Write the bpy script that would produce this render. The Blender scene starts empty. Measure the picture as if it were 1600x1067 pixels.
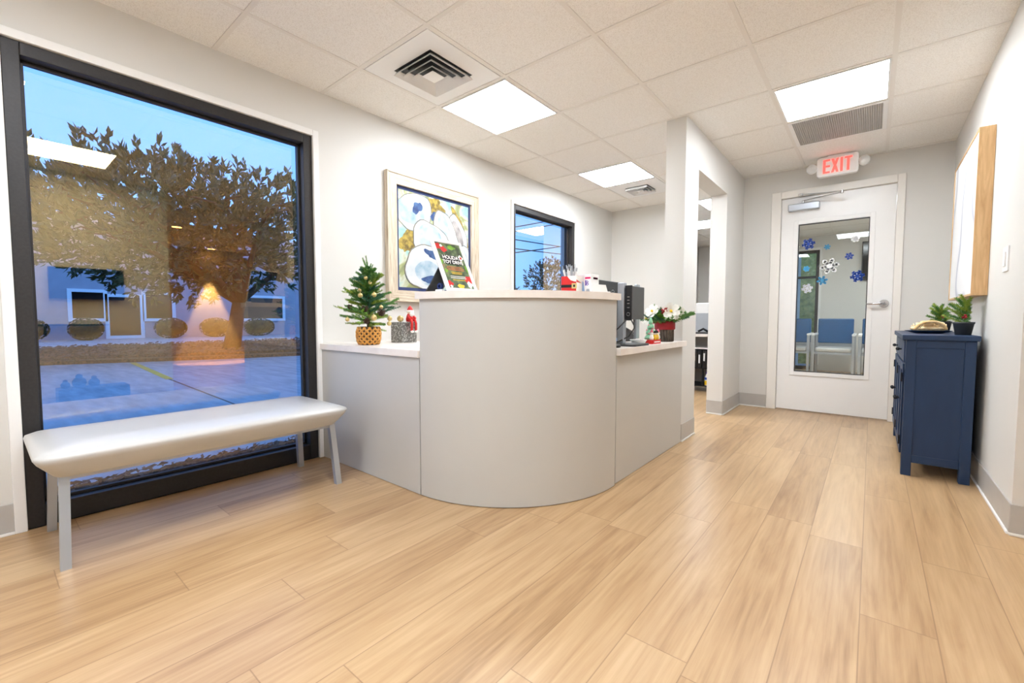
import bpy, bmesh, math, random
from mathutils import Vector, Matrix
random.seed(7)
C = bpy.context.scene.collection
sc = bpy.context.scene
PI = math.pi

# ------------------------------------------------------------------ camera
cam_d = bpy.data.cameras.new('camera'); cam = bpy.data.objects.new('camera', cam_d); C.objects.link(cam)
cam_d.sensor_width = 36; cam_d.lens = 684.9/1600*36; cam_d.clip_start = .02; cam_d.clip_end = 300
cam.location = (0, 0, .93)
yaw, pitch = math.radians(39.37), math.radians(-2.99)
cam.rotation_euler = (PI/2+pitch, 0, yaw)
sc.camera = cam
# ------------------------------------------------------------------ view + world
sc.view_settings.view_transform = 'Standard'; sc.view_settings.look = 'None'
sc.view_settings.exposure = 1.2; sc.view_settings.gamma = 1; sc.view_settings.use_curve_mapping = False
PANEL = 14.0          # radiance of the ceiling panels
SKY = 1.15

def lin(c):
    c = c/255
    return c/12.92 if c <= .04045 else ((c+.055)/1.055)**2.4
def rgb(r, g, b): return (lin(r), lin(g), lin(b), 1)

wd = bpy.data.worlds.new('dusk_sky'); sc.world = wd; wd.use_nodes = True
nt = wd.node_tree; nt.nodes.clear()
tc = nt.nodes.new('ShaderNodeTexCoord'); sp = nt.nodes.new('ShaderNodeSeparateXYZ')
nt.links.new(tc.outputs['Generated'], sp.inputs[0])
nz = nt.nodes.new('ShaderNodeTexNoise'); nz.inputs['Scale'].default_value = 3.0; nz.inputs['Detail'].default_value = 4
mp = nt.nodes.new('ShaderNodeMapping'); mp.inputs['Scale'].default_value = (1, 1, 3)
nt.links.new(tc.outputs['Generated'], mp.inputs[0]); nt.links.new(mp.outputs[0], nz.inputs[0])
ma = nt.nodes.new('ShaderNodeMath'); ma.operation = 'MULTIPLY_ADD'; ma.inputs[1].default_value = .35; ma.inputs[2].default_value = -.17
nt.links.new(nz.outputs[0], ma.inputs[0])
ad = nt.nodes.new('ShaderNodeMath'); nt.links.new(sp.outputs[2], ad.inputs[0]); nt.links.new(ma.outputs[0], ad.inputs[1])
rp = nt.nodes.new('ShaderNodeValToRGB'); cr = rp.color_ramp
cr.elements[0].position = 0; cr.elements[0].color = rgb(130, 176, 230)
cr.elements[1].position = 1; cr.elements[1].color = rgb(92, 138, 218)
e = cr.elements.new(.3); e.color = rgb(116, 162, 238)
nt.links.new(ad.outputs[0], rp.inputs[0])
bg = nt.nodes.new('ShaderNodeBackground'); bg.inputs[1].default_value = SKY; nt.links.new(rp.outputs[0], bg.inputs[0])
wo = nt.nodes.new('ShaderNodeOutputWorld'); nt.links.new(bg.outputs[0], wo.inputs[0])

# ------------------------------------------------------------------ materials
class N:                       # tiny node-graph helper
    def __init__(s, name):
        s.m = bpy.data.materials.new(name); s.m.use_nodes = True; s.t = s.m.node_tree
        s.b = s.t.nodes['Principled BSDF']; s.out = s.t.nodes['Material Output']
    def n(s, typ, **kw):
        x = s.t.nodes.new('ShaderNode'+typ)
        for k, v in kw.items(): setattr(x, k, v)
        return x
    def l(s, a, b): s.t.links.new(a, b)
    def math(s, op, a, b=None, c=None):
        x = s.n('Math', operation=op)
        for i, v in enumerate((a, b, c)):
            if v is None: continue
            if isinstance(v, (int, float)): x.inputs[i].default_value = v
            else: s.l(v, x.inputs[i])
        return x.outputs[0]
    def ramp(s, fac, stops):
        x = s.n('ValToRGB'); r = x.color_ramp
        r.elements[0].position, r.elements[0].color = stops[0]
        r.elements[1].position, r.elements[1].color = stops[-1]
        for p, c in stops[1:-1]:
            e = r.elements.new(p); e.color = c
        s.l(fac, x.inputs[0]); return x.outputs[0]
    def mix(s, f, a, b, mode='MIX'):
        x = s.n('Mix', data_type='RGBA', blend_type=mode)
        for i, v in ((0, f), (6, a), (7, b)):
            if isinstance(v, (int, float)): x.inputs[i].default_value = v
            elif isinstance(v, tuple): x.inputs[i].default_value = v
            else: s.l(v, x.inputs[i])
        return x.outputs[2]
    def noise(s, vec, scale, detail=3, rough=.5, dist=0):
        x = s.n('TexNoise'); x.inputs['Scale'].default_value = scale; x.inputs['Detail'].default_value = detail
        x.inputs['Roughness'].default_value = rough; x.inputs['Distortion'].default_value = dist
        if vec is not None: s.l(vec, x.inputs[0])
        return x.outputs[0]
    def obj(s, scale=None):
        t = s.n('TexCoord')
        if scale is None: return t.outputs['Object']
        m = s.n('Mapping'); m.inputs['Scale'].default_value = scale; s.l(t.outputs['Object'], m.inputs[0]); return m.outputs[0]
    def bump(s, h, strength=.2, dist=.01):
        x = s.n('Bump'); x.inputs['Strength'].default_value = strength; x.inputs['Distance'].default_value = dist
        s.l(h, x.inputs['Height']); s.l(x.outputs[0], s.b.inputs['Normal'])

def mat(name, c, rough=.5, metal=0, var=.0, scale=8, bump=0, bscale=60, stretch=None, spec=.5, c2=None):
    s = N(name); col = rgb(*c)
    s.b.inputs['Roughness'].default_value = rough; s.b.inputs['Metallic'].default_value = metal
    s.b.inputs['Specular IOR Level'].default_value = spec
    if var or c2:
        f = s.noise(s.obj(stretch), scale, 4)
        d = rgb(*c2) if c2 else tuple(v*(1-var) for v in col[:3])+(1,)
        s.l(s.ramp(f, [(.32, d), (.68, col)]), s.b.inputs['Base Color'])
    else: s.b.inputs['Base Color'].default_value = col
    if bump: s.bump(s.noise(s.obj(stretch), bscale, 2), bump, .004)
    return s.m
def emit(name, c, st):
    s = N(name); s.b.inputs['Base Color'].default_value = rgb(*c)
    s.b.inputs['Emission Color'].default_value = rgb(*c); s.b.inputs['Emission Strength'].default_value = st
    return s.m
def glass(name, tint, refl, ior, gain):
    s = N(name); s.t.nodes.remove(s.b)
    tr = s.n('BsdfTransparent'); tr.inputs[0].default_value = tint
    gl = s.n('BsdfAnisotropic'); gl.inputs['Color'].default_value = refl; gl.inputs['Roughness'].default_value = 0.0
    fr = s.n('Fresnel'); fr.inputs[0].default_value = ior
    f = s.math('MINIMUM', s.math('MULTIPLY', fr.outputs[0], gain), .95)
    mx = s.n('MixShader'); s.l(f, mx.inputs[0]); s.l(tr.outputs[0], mx.inputs[1]); s.l(gl.outputs[0], mx.inputs[2])
    s.l(mx.outputs[0], s.out.inputs[0]); return s.m

M = {}
M['wall'] = mat('warm_white_paint', (223, 221, 216), .55, var=.02, scale=2, bump=.06, bscale=220)
M['dark_lining'] = mat('reflection_darkening_lining', (74, 80, 88), .6, var=.05)  # dark tone chosen to keep a window reflection dim
M['hallwall'] = mat('tan_paint', (224, 210, 184), .6, var=.03, bump=.05, bscale=200)
M['trim'] = mat('white_gloss_trim', (243, 242, 240), .3, var=.01)
M['frame_paint'] = mat('cream_steel_frame_paint', (240, 236, 229), .35, var=.01)
M['cove'] = mat('grey_vinyl_base', (190, 186, 181), .35, var=.05, scale=12)
M['caulk'] = mat('white_caulk_bead', (238, 236, 232), .5)
M['bronze'] = mat('black_bronze_aluminium', (52, 50, 50), .45, metal=.3, var=.2, scale=90, bump=.05, bscale=300)
M['black'] = mat('black_plastic', (22, 22, 24), .35, var=.1)
M['screen'] = mat('dark_screen_glass', (12, 13, 16), .12)
M['charcoal'] = mat('charcoal_plastic', (62, 63, 64), .5, var=.1, scale=40)
M['pcgrey'] = mat('grey_metal_case', (88, 90, 90), .4, metal=.3, var=.06, scale=30)
M['chrome'] = mat('satin_chrome', (200, 200, 202), .25, metal=1, var=.05)
M['silver'] = mat('silver_paint_metal', (186, 192, 200), .35, metal=.6, var=.04)
M['laminate'] = mat('grey_laminate', (196, 194, 189), .38, var=.025, scale=3)
M['solid'] = mat('white_solid_surface', (240, 233, 226), .3, var=.04, scale=9, c2=(230, 220, 212))
M['gap'] = mat('dark_joint', (70, 64, 58), .8)
M['vinyl'] = mat('pale_grey_vinyl', (202, 201, 198), .28, var=.03, scale=4, bump=.08, bscale=300)
M['navy'] = mat('navy_painted_wood', (26, 54, 90), .42, var=.2, scale=14, bump=.12, bscale=70, stretch=(1, 1, .25))
M['iron'] = mat('black_iron', (28, 28, 32), .5, metal=.5)
M['white'] = mat('white_plastic', (244, 243, 241), .35, var=.01)
M['paper'] = mat('white_paper', (245, 245, 244), .6, var=.01)
M['skyblue'] = mat('pale_blue_card', (160, 200, 240), .5, var=.05)
M['red'] = mat('bright_red', (214, 30, 28), .45, var=.1)
M['deepred'] = mat('deep_red_ribbon', (160, 18, 32), .5, var=.15, scale=30)
M['green'] = mat('fir_needle_green', (60, 116, 50), .55, c2=(112, 152, 72), scale=18)
M['green2'] = mat('blue_green_needles', (38, 90, 64), .55, c2=(74, 126, 92), scale=18)
M['lime'] = mat('bright_leaf_green', (140, 190, 60), .5, c2=(96, 150, 50), scale=30)
M['yfir'] = mat('yellow_green_needles', (158, 176, 60), .55, c2=(112, 142, 56), scale=22)
M['bark'] = mat('brown_bark', (92, 70, 50), .8, var=.4, scale=20, bump=.4, bscale=40)
M['cone'] = mat('pine_cone_brown', (84, 58, 44), .7, var=.4, scale=60)
M['gold'] = mat('pale_gold_bauble', (222, 196, 134), .28, metal=.6, var=.1)
M['leafA'] = mat('magnolia_leaf', (96, 104, 58), .45, c2=(52, 66, 40), scale=1.3)
M['leafB'] = mat('distant_leaf', (52, 84, 70), .6, c2=(28, 52, 48), scale=1.5)
M['blue'] = mat('teal_blue_vinyl', (8, 84, 138), .4, var=.1, scale=6)
M['flakeD'] = mat('deep_blue_cling', (16, 70, 172), .3)
M['flakeL'] = mat('light_blue_cling', (64, 168, 222), .3)
M['flakeW'] = mat('white_cling', (246, 248, 248), .3)
M['tan'] = mat('tan_biscuit', (222, 170, 104), .6, c2=(240, 210, 160), scale=40)
M['cream'] = mat('cream_paper_shred', (240, 222, 184), .7, c2=(220, 186, 130), scale=60)
M['petal'] = mat('white_petal', (248, 246, 238), .5, var=.03, scale=40)
M['mint'] = mat('mint_green_glaze', (140, 206, 164), .3, var=.08, scale=30)
M['pink'] = mat('pink_glaze', (236, 120, 140), .3)
M['yellow'] = mat('yellow_plastic', (240, 200, 40), .4)
M['purple'] = mat('purple_print', (96, 60, 170), .5)
M['magenta'] = mat('magenta_print', (226, 40, 110), .5)
M['text'] = mat('white_print', (245, 245, 240), .6)
M['orange'] = mat('orange_print', (214, 120, 70), .6)
M['exitred'] = emit('lit_red_letters', (232, 70, 62), 1.0)
M['lens'] = mat('clear_faceted_lens', (226, 226, 222), .15, var=.1, scale=50, bump=.5, bscale=80)
M['exitface'] = mat('white_sign_face', (243, 240, 237), .3)
M['panel'] = emit('lit_acrylic_diffuser', (242, 248, 255), PANEL)
M['warm'] = emit('lit_warm_lens', (255, 214, 150), 12)
M['concrete'] = mat('concrete_paving', (176, 178, 178), .8, var=.3, scale=5, stretch=(.35, 1.6, 1), bump=.3, bscale=30)
M['paint_y'] = mat('worn_yellow_paint', (226, 190, 50), .7, c2=(190, 160, 60), scale=8)
M['mulch'] = mat('dry_leaf_mulch', (138, 96, 66), .9, c2=(70, 46, 34), scale=22, bump=.8, bscale=30)
M['stucco'] = mat('pale_grey_stucco', (176, 172, 178), .8, var=.1, scale=2, bump=.2, bscale=60)
M['bush'] = mat('clipped_bush_leaf', (70, 84, 46), .6, c2=(36, 50, 30), scale=6)
M['olive'] = mat('olive_hedge_leaf', (214, 196, 104), .7, c2=(150, 146, 66), scale=9)
M['tanwall'] = mat('tan_block_wall', (150, 130, 90), .8, var=.2, scale=3)
M['roomglass'] = glass('office_window_glass', (.78, .93, 1, 1), (1.0, .72, .34, 1), 1.5, 5.2)
M['doorglass'] = glass('clear_door_glass', (.86, .92, .90, 1), (.95, 1, .98, 1), 1.5, 1.6)

def floor_mat():
    s = N('light_oak_planks'); co = s.n('TexCoord').outputs['Object']
    se = s.n('SeparateXYZ'); s.l(co, se.inputs[0]); x, y = se.outputs[0], se.outputs[1]
    W, L = .178, 1.22
    xr = s.math('DIVIDE', x, W); row = s.math('FLOOR', xr)
    wn = s.n('TexWhiteNoise', noise_dimensions='1D'); s.l(row, wn.inputs['W'])
    yr = s.math('ADD', s.math('DIVIDE', y, L), wn.outputs['Value']); col = s.math('FLOOR', yr)
    cb = s.n('CombineXYZ'); s.l(row, cb.inputs[0]); s.l(col, cb.inputs[1])
    w2 = s.n('TexWhiteNoise', noise_dimensions='2D'); s.l(cb.outputs[0], w2.inputs['Vector']); pid = w2.outputs['Value']
    # grain coordinates, shifted per plank
    g = s.n('CombineXYZ'); s.l(s.math('ADD', x, s.math('MULTIPLY', pid, 37.0)), g.inputs[0])
    s.l(s.math('ADD', s.math('MULTIPLY', y, .03), s.math('MULTIPLY', pid, 11.0)), g.inputs[1]); s.l(pid, g.inputs[2])
    fine = s.noise(g.outputs[0], 80, 5, .62, .5)
    g2 = s.n('CombineXYZ'); s.l(s.math('ADD', x, s.math('MULTIPLY', pid, 17.0)), g2.inputs[0])
    s.l(s.math('ADD', s.math('MULTIPLY', y, .10), s.math('MULTIPLY', pid, 5.0)), g2.inputs[1])
    mid = s.noise(g2.outputs[0], 10, 4, .55, 1.6)
    wv = s.n('TexWave', wave_type='RINGS', rings_direction='Z'); wv.inputs['Scale'].default_value = 7; wv.inputs['Distortion'].default_value = 11
    wv.inputs['Detail'].default_value = 2; wv.inputs['Detail Scale'].default_value = 2.2; s.l(g2.outputs[0], wv.inputs[0])
    v = s.math('ADD', s.math('MULTIPLY', fine, .30), s.math('MULTIPLY', mid, .46))
    v = s.math('ADD', v, s.math('MULTIPLY', wv.outputs['Fac'], .045))
    v = s.math('ADD', v, s.math('MULTIPLY', s.math('SUBTRACT', pid, .5), .15))
    c = s.ramp(v, [(.20, rgb(152, 117, 81)), (.36, rgb(183, 149, 109)), (.52, rgb(200, 168, 127)), (.78, rgb(212, 185, 147))])
    # seams
    fx = s.math('ABSOLUTE', s.math('SUBTRACT', s.math('FRACT', xr), .5)); fy = s.math('ABSOLUTE', s.math('SUBTRACT', s.math('FRACT', yr), .5))
    sx = s.math('GREATER_THAN', fx, .5-.0016/W); sy = s.math('GREATER_THAN', fy, .5-.0016/L)
    seam = s.math('MAXIMUM', sx, sy)
    c = s.mix(s.math('MULTIPLY', seam, .45), c, rgb(110, 76, 48))
    s.l(c, s.b.inputs['Base Color'])
    s.b.inputs['Specular IOR Level'].default_value = .45
    s.l(s.math('ADD', s.math('MULTIPLY', fine, .12), .25), s.b.inputs['Roughness'])
    s.bump(s.math('SUBTRACT', fine, seam), .05, .002)
    return s.m
M['floor'] = floor_mat()
def tile_mat():
    s = N('mineral_fibre_tile'); co = s.obj()
    a = s.noise(co, 260, 2, .6); b = s.noise(co, 2.2, 2)
    c = s.ramp(a, [(.36, rgb(232, 228, 222)), (.52, rgb(250, 248, 244))])
    s.l(c, s.b.inputs['Base Color']); s.b.inputs['Roughness'].default_value = .9; s.b.inputs['Specular IOR Level'].default_value = .1
    s.bump(a, .25, .003); return s.m
M['tile'] = tile_mat()
M['grid'] = mat('white_tee_bar', (238, 234, 228), .4)
def wood_mat(name, c1, c2, axis):
    s = N(name); st = [14, 14, 14]; st[axis] = 1.2
    f = s.noise(s.obj(tuple(st)), 4, 5, .6, .8)
    s.l(s.ramp(f, [(.3, rgb(*c2)), (.65, rgb(*c1))]), s.b.inputs['Base Color']); s.b.inputs['Roughness'].default_value = .5
    s.bump(f, .15, .003); return s.m
M['oak'] = wood_mat('oak_frame', (222, 184, 134), (196, 154, 104), 2)
M['wash_h'] = wood_mat('whitewashed_wood', (226, 214, 194), (176, 154, 124), 1)
M['wash_v'] = wood_mat('whitewashed_wood_upright', (226, 214, 194), (176, 154, 124), 2)
M['mat_blue'] = mat('navy_mat_board', (46, 60, 106), .7)
def paint_mat():
    s = N('watercolour_wash'); co = s.obj()
    a = s.noise(co, 5.5, 5, .55, .8)
    c = s.ramp(a, [(.25, rgb(90, 160, 166)), (.40, rgb(160, 196, 190)), (.5, rgb(202, 206, 190)), (.58, rgb(160, 166, 112)), (.72, rgb(112, 118, 96))])
    s.l(c, s.b.inputs['Base Color']); s.b.inputs['Roughness'].default_value = .35; return s.m
M['wash'] = paint_mat()
M['shell'] = mat('painted_oyster_white', (212, 213, 212), .4, c2=(188, 196, 200), scale=9)
M['shellin'] = mat('painted_oyster_hollow', (204, 210, 212), .4, c2=(132, 164, 184), scale=9)
M['ink'] = mat('painted_navy_scar', (30, 52, 104), .4, c2=(70, 104, 150), scale=20)
M['gilt'] = mat('painted_gold_crust', (186, 160, 70), .35, metal=.0, c2=(90, 74, 40), scale=30)
M['outline'] = mat('painted_brown_outline', (150, 140, 116), .4, c2=(90, 100, 104), scale=14)
M['mist'] = mat('painted_grey_hollow', (190, 184, 180), .4, c2=(130, 124, 124), scale=14)
def abstract_mat():
    s = N('abstract_canvas'); co = s.obj()
    w = s.n('TexWave', wave_type='BANDS', bands_direction='Y'); w.inputs['Scale'].default_value = .8; w.inputs['Distortion'].default_value = 14
    w.inputs['Detail'].default_value = 2; w.inputs['Detail Scale'].default_value = .8; s.l(co, w.inputs[0])
    c = s.ramp(w.outputs['Fac'], [(0, rgb(176, 178, 188)), (.02, rgb(206, 207, 213)), (.07, rgb(228, 228, 229)), (1, rgb(234, 234, 233))])
    s.l(c, s.b.inputs['Base Color']); s.b.inputs['Roughness'].default_value = .6; return s.m
M['abstract'] = abstract_mat()
def basket_mat():
    s = N('woven_gold_rattan'); co = s.obj()
    f = s.noise(co, 120, 2)
    s.l(s.ramp(f, [(.3, rgb(190, 122, 44)), (.7, rgb(236, 176, 84))]), s.b.inputs['Base Color']); s.b.inputs['Roughness'].default_value = .5; return s.m
M['rattan'] = basket_mat()
def hammered():
    s = N('hammered_silver'); v = s.n('TexVoronoi'); v.inputs['Scale'].default_value = 85; s.l(s.obj(), v.inputs[0])
    s.l(s.ramp(v.outputs[0], [(.1, rgb(206, 204, 198)), (.6, rgb(120, 118, 112))]), s.b.inputs['Base Color']); s.b.inputs['Metallic'].default_value = .5; s.b.inputs['Roughness'].default_value = .38  # shading of the dents put into the colour for more contrast
    s.bump(v.outputs[0], .6, .004); return s.m
M['hammer'] = hammered()
def egg_mat():
    s = N('poster_green'); f = s.noise(s.obj(), 26, 3)
    s.l(s.ramp(f, [(.35, rgb(58, 70, 52)), (.5, rgb(84, 104, 76)), (.62, rgb(120, 140, 96)), (.75, rgb(170, 110, 90))]), s.b.inputs['Base Color'])
    s.b.inputs['Roughness'].default_value = .3; return s.m
M['poster'] = egg_mat()

# ------------------------------------------------------------------ mesh helpers
class MB:
    def __init__(s): s.v = []; s.f = []; s.mi = []; s.sm = []
    def add(s, vs, fs, mi=0, smooth=False):
        o = len(s.v); s.v += [tuple(v) for v in vs]
        for f in fs: s.f.append([i+o for i in f]); s.mi.append(mi); s.sm.append(smooth)
        return s
    def bm(s, b, mi=0, smooth=False):
        b.verts.index_update(); s.add([v.co[:] for v in b.verts], [[v.index for v in f.verts] for f in b.faces], mi, smooth); b.free(); return s
    def box(s, x0, y0, z0, x1, y1, z1, bev=0, seg=2, mi=0):
        b = bmesh.new(); bmesh.ops.create_cube(b, size=1)
        for v in b.verts: v.co = ((x0+x1)/2+v.co.x*(x1-x0), (y0+y1)/2+v.co.y*(y1-y0), (z0+z1)/2+v.co.z*(z1-z0))
        if bev: bmesh.ops.bevel(b, geom=b.edges[:], offset=bev, segments=seg, profile=.5, affect='EDGES')
        return s.bm(b, mi)
    def beam(s, p, q, w, h, bev=0, mi=0, up=(0, 0, 1)):      # square bar from p to q
        p, q = Vector(p), Vector(q); d = (q-p); L = d.length; d.normalize()
        u = Vector(up); a = d.cross(u)
        if a.length < 1e-4: a = d.cross(Vector((0, 1, 0)))
        a.normalize(); c = a.cross(d)
        b = bmesh.new(); bmesh.ops.create_cube(b, size=1)
        if bev:
            for v in b.verts: v.co = (v.co.x*w, v.co.y*h, v.co.z*L)
            bmesh.ops.bevel(b, geom=b.edges[:], offset=bev, segments=2, profile=.5, affect='EDGES')
        else:
            for v in b.verts: v.co = (v.co.x*w, v.co.y*h, v.co.z*L)
        m = (p+q)/2
        for v in b.verts: v.co = m+a*v.co.x+c*v.co.y+d*v.co.z
        return s.bm(b, mi)
    def cyl(s, p, q, r0, r1=None, n=16, mi=0, cap=True, smooth=True):
        r1 = r0 if r1 is None else r1
        p, q = Vector(p), Vector(q); d = (q-p).normalized()
        a = d.orthogonal().normalized(); c = d.cross(a)
        vs = []; fs = []
        for k in range(n):
            t = 2*PI*k/n; e = a*math.cos(t)+c*math.sin(t); vs += [p+e*r0, q+e*r1]
        for k in range(n):
            j = (k+1) % n; fs.append([2*k, 2*j, 2*j+1, 2*k+1])
        s.add(vs, fs, mi, smooth)
        if cap: s.add(vs, [[2*k for k in range(n)][::-1], [2*k+1 for k in range(n)]], mi, False)
        return s
    def tube(s, pts, r, n=8, mi=0, rs=None):
        pts = [Vector(p) for p in pts]; vs = []; fs = []; a = None
        for i, p in enumerate(pts):
            d = (pts[min(i+1, len(pts)-1)]-pts[max(i-1, 0)]).normalized()
            a = d.orthogonal().normalized() if a is None else (a-d*a.dot(d)).normalized()
            c = d.cross(a); rr = rs[i] if rs else r
            for k in range(n): t = 2*PI*k/n; vs.append(p+(a*math.cos(t)+c*math.sin(t))*rr)
        for i in range(len(pts)-1):
            for k in range(n):
                j = (k+1) % n; fs.append([i*n+k, i*n+j, (i+1)*n+j, (i+1)*n+k])
        fs += [list(range(n))[::-1], [(len(pts)-1)*n+k for k in range(n)]]
        return s.add(vs, fs, mi, True)
    def lathe(s, prof, c=(0, 0, 0), n=32, mi=0, smooth=True):
        vs = []; fs = []
        for r, z in prof:
            for k in range(n): t = 2*PI*k/n; vs.append((c[0]+r*math.cos(t), c[1]+r*math.sin(t), c[2]+z))
        for i in range(len(prof)-1):
            for k in range(n):
                j = (k+1) % n; fs.append([i*n+k, i*n+j, (i+1)*n+j, (i+1)*n+k])
        if prof[0][0] > 1e-4: fs.append(list(range(n))[::-1])
        if prof[-1][0] > 1e-4: fs.append([(len(prof)-1)*n+k for k in range(n)])
        return s.add(vs, fs, mi, smooth)
    def sph(s, c, r, sc3=(1, 1, 1), mi=0, n=12):
        b = bmesh.new(); bmesh.ops.create_uvsphere(b, u_segments=n*2 if n > 6 else n+2, v_segments=n, radius=r)
        for v in b.verts: v.co = (c[0]+v.co.x*sc3[0], c[1]+v.co.y*sc3[1], c[2]+v.co.z*sc3[2])
        return s.bm(b, mi, True)
    def prism(s, poly, fn, t0, t1, mi=0):      # poly of (a,b); fn(a,b,t) -> point
        n = len(poly); vs = [fn(a, b, t0) for a, b in poly]+[fn(a, b, t1) for a, b in poly]
        fs = [list(range(n))[::-1], list(range(n, 2*n))]+[[k, (k+1) % n, n+(k+1) % n, n+k] for k in range(n)]
        return s.add(vs, fs, mi)
    def build(s, name, mats, parent=None, local=False, fix=True):
        me = bpy.data.meshes.new(name)
        off = Vector((0, 0, 0))
        if parent is not None and not local:
            off = Vector(parent.location); p = parent.parent
            while p is not None: off += Vector(p.location); p = p.parent
        me.from_pydata([(v[0]-off.x, v[1]-off.y, v[2]-off.z) for v in s.v], [], s.f)
        for m in (mats if isinstance(mats, (list, tuple)) else [mats]): me.materials.append(m)
        me.polygons.foreach_set('material_index', s.mi); me.polygons.foreach_set('use_smooth', s.sm)
        if fix and len(s.f) < 60000:
            b = bmesh.new(); b.from_mesh(me); bmesh.ops.recalc_face_normals(b, faces=b.faces[:]); b.to_mesh(me); b.free()
        me.update()
        o = bpy.data.objects.new(name, me); C.objects.link(o)
        if parent is not None: o.parent = parent
        return o

def tag(o, label, cat, group=None, kind=None):
    o['label'] = label; o['category'] = cat
    if group: o['group'] = group
    if kind: o['kind'] = kind
    return o
def thing(name, label, cat, loc=(0, 0, 0), rz=0, group=None):
    o = bpy.data.objects.new(name, None); C.objects.link(o); o.empty_display_size = .05
    o.location = loc; o.rotation_euler = (0, 0, rz)
    return tag(o, label, cat, group)
def struct(name, mb, m, parent=None):
    o = mb.build(name, m, parent)
    if parent is None: o['kind'] = 'structure'
    return o
def dup(root, loc, rz=None, label=None):
    r = root.copy(); C.objects.link(r); r.location = loc
    if rz is not None: r.rotation_euler = (0, 0, rz)
    if label: r['label'] = label
    for ch in root.children:
        c = ch.copy(); C.objects.link(c); c.parent = r
        for g in ch.children:
            d = g.copy(); C.objects.link(d); d.parent = c
    return r
def text_mesh(txt, size, mb, fn, mi=0, align='CENTER', bold=0.0):
    cu = bpy.data.curves.new('tmp', 'FONT'); cu.body = txt; cu.size = size; cu.align_x = align; cu.offset = bold; cu.resolution_u = 3
    o = bpy.data.objects.new('tmp', cu); C.objects.link(o); bpy.context.view_layer.update()
    me = bpy.data.meshes.new_from_object(o.evaluated_get(bpy.context.evaluated_depsgraph_get()))
    mb.add([fn(v.co.x, v.co.y) for v in me.vertices], [list(p.vertices) for p in me.polygons], mi)
    bpy.data.objects.remove(o); bpy.data.curves.remove(cu); bpy.data.meshes.remove(me)

# ------------------------------------------------------------------ the room
WX, RX, H = -2.84, .49, 2.406        # window wall, right wall, ceiling height
PX = -1.09                           # corridor face of the partition
DY = 5.2                             # door wall
BY = 5.65                            # back wall of the reception
GX, GY = -2.389, 1.492               # ceiling grid origin
struct('floor', MB().box(-3.04, -3.4, -.1, 5.4, 10.2, 0), M['floor'])
ceil = struct('ceiling', MB().box(-3.04, -3.4, H, 5.4, 10.2, H+.1), M['tile'])
g = MB()
xs = [GX+.61*i for i in range(-1, 13) if -2.84 < GX+.61*i < 5.2]; ys = [GY+.61*j for j in range(-8, 15) if -3.3 < GY+.61*j < 10]
for x in xs: g.box(x-.012, -3.3, H-.003, x+.012, 10.1, H+.02)
for y in ys: g.box(-2.84, y-.012, H-.0032, 5.2, y+.012, H+.02)
g.build('ceiling_grid', M['grid'], ceil)
W1 = (.105, 1.42, 0, 2.108); W2 = (3.475, 4.67, .95, 2.09)
w = MB(); x0, x1 = -3.04, WX
w.box(x0, -3.4, 0, x1, W1[0], H); w.box(x0, W1[0], W1[3], x1, W1[1], H); w.box(x0, W1[1], 0, x1, W2[0], H)
w.box(x0, W2[0], 0, x1, W2[1], W2[2]); w.box(x0, W2[0], W2[3], x1, W2[1], H); w.box(x0, W2[1], 0, x1, 10.2, H)
w.box(x0, W1[0], -.2, x1, W1[1], 0)
struct('wall_left', w, M['wall'])
struct('wall_back', MB().box(WX, BY, 0, -1.86, BY+.12, H), M['wall'])
w = MB(); w.box(-1.235, 3.33, 0, PX, 3.645, H); w.box(-1.235, 3.645, 2.1, PX, 4.52, H); w.box(-1.235, 4.52, 0, PX, DY, H)
struct('wall_partition', w, M['wall'])
w = MB(); w.box(-.92, DY+.13, 0, -.80, 6.9, H); w.box(-1.235, 6.9, 0, -.80, 7.02, H); w.box(-1.235, 7.02, 0, PX, 10.1, H)
w.box(-.93, DY+.13, 0, -.92, 6.89, H, mi=1); w.box(-1.235, 6.89, 0, -.92, 6.9, H, mi=1); w.box(-1.245, 6.89, 0, -1.235, 9.6, H, mi=1)  # thin dark sheets added so this wall mirrors dark in the rear window
struct('wall_back_room_side', w, [M['wall'], M['dark_lining']])
DX0, DX1, DZ = -.83, .19, 2.2
w = MB(); w.box(PX, DY, 0, DX0+.03, DY+.13, H); w.box(DX1-.03, DY, 0, RX+.13, DY+.13, H); w.box(DX0+.03, DY, DZ-.03, DX1-.03, DY+.13, H)
struct('wall_door', w, M['wall'])
w = MB(); w.box(RX, 2.785, 0, RX+.13, DY, H); w.box(RX+.13, 2.785, 0, 1.7, 2.9, H); w.box(1.58, 2.9, 0, 1.7, 4.6, H); w.box(1.7, 4.5, 0, 5.3, 4.6, H)
struct('wall_right', w, M['wall'])
w = MB(); w.box(RX, -3.4, 0, RX+.12, 1.44, H); w.box(RX+.12, 1.32, 0, 5.3, 1.44, H)
struct('wall_camera_side', w, M['wall'])
struct('wall_hallway_end', MB().box(5.2, 1.3, 0, 5.3, 4.6, H), M['hallwall'])
struct('wall_behind_camera', MB().box(-3.04, -3.4, 0, RX+.12, -3.28, H), M['wall'])
w = MB(); w.box(-3.04, 9.6, 0, -1.235, 9.7, H)
struct('wall_back_room', w, M['wall'])
w = MB(); w.box(-1.09, 9.6, 2.16, -.76, 9.7, H); w.box(-.76, 9.6, 0, 2.2, 9.7, H)
w.box(2.1, DY, 0, 2.2, 9.6, H)
struct('wall_waiting_room', w, M['wall'])

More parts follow.
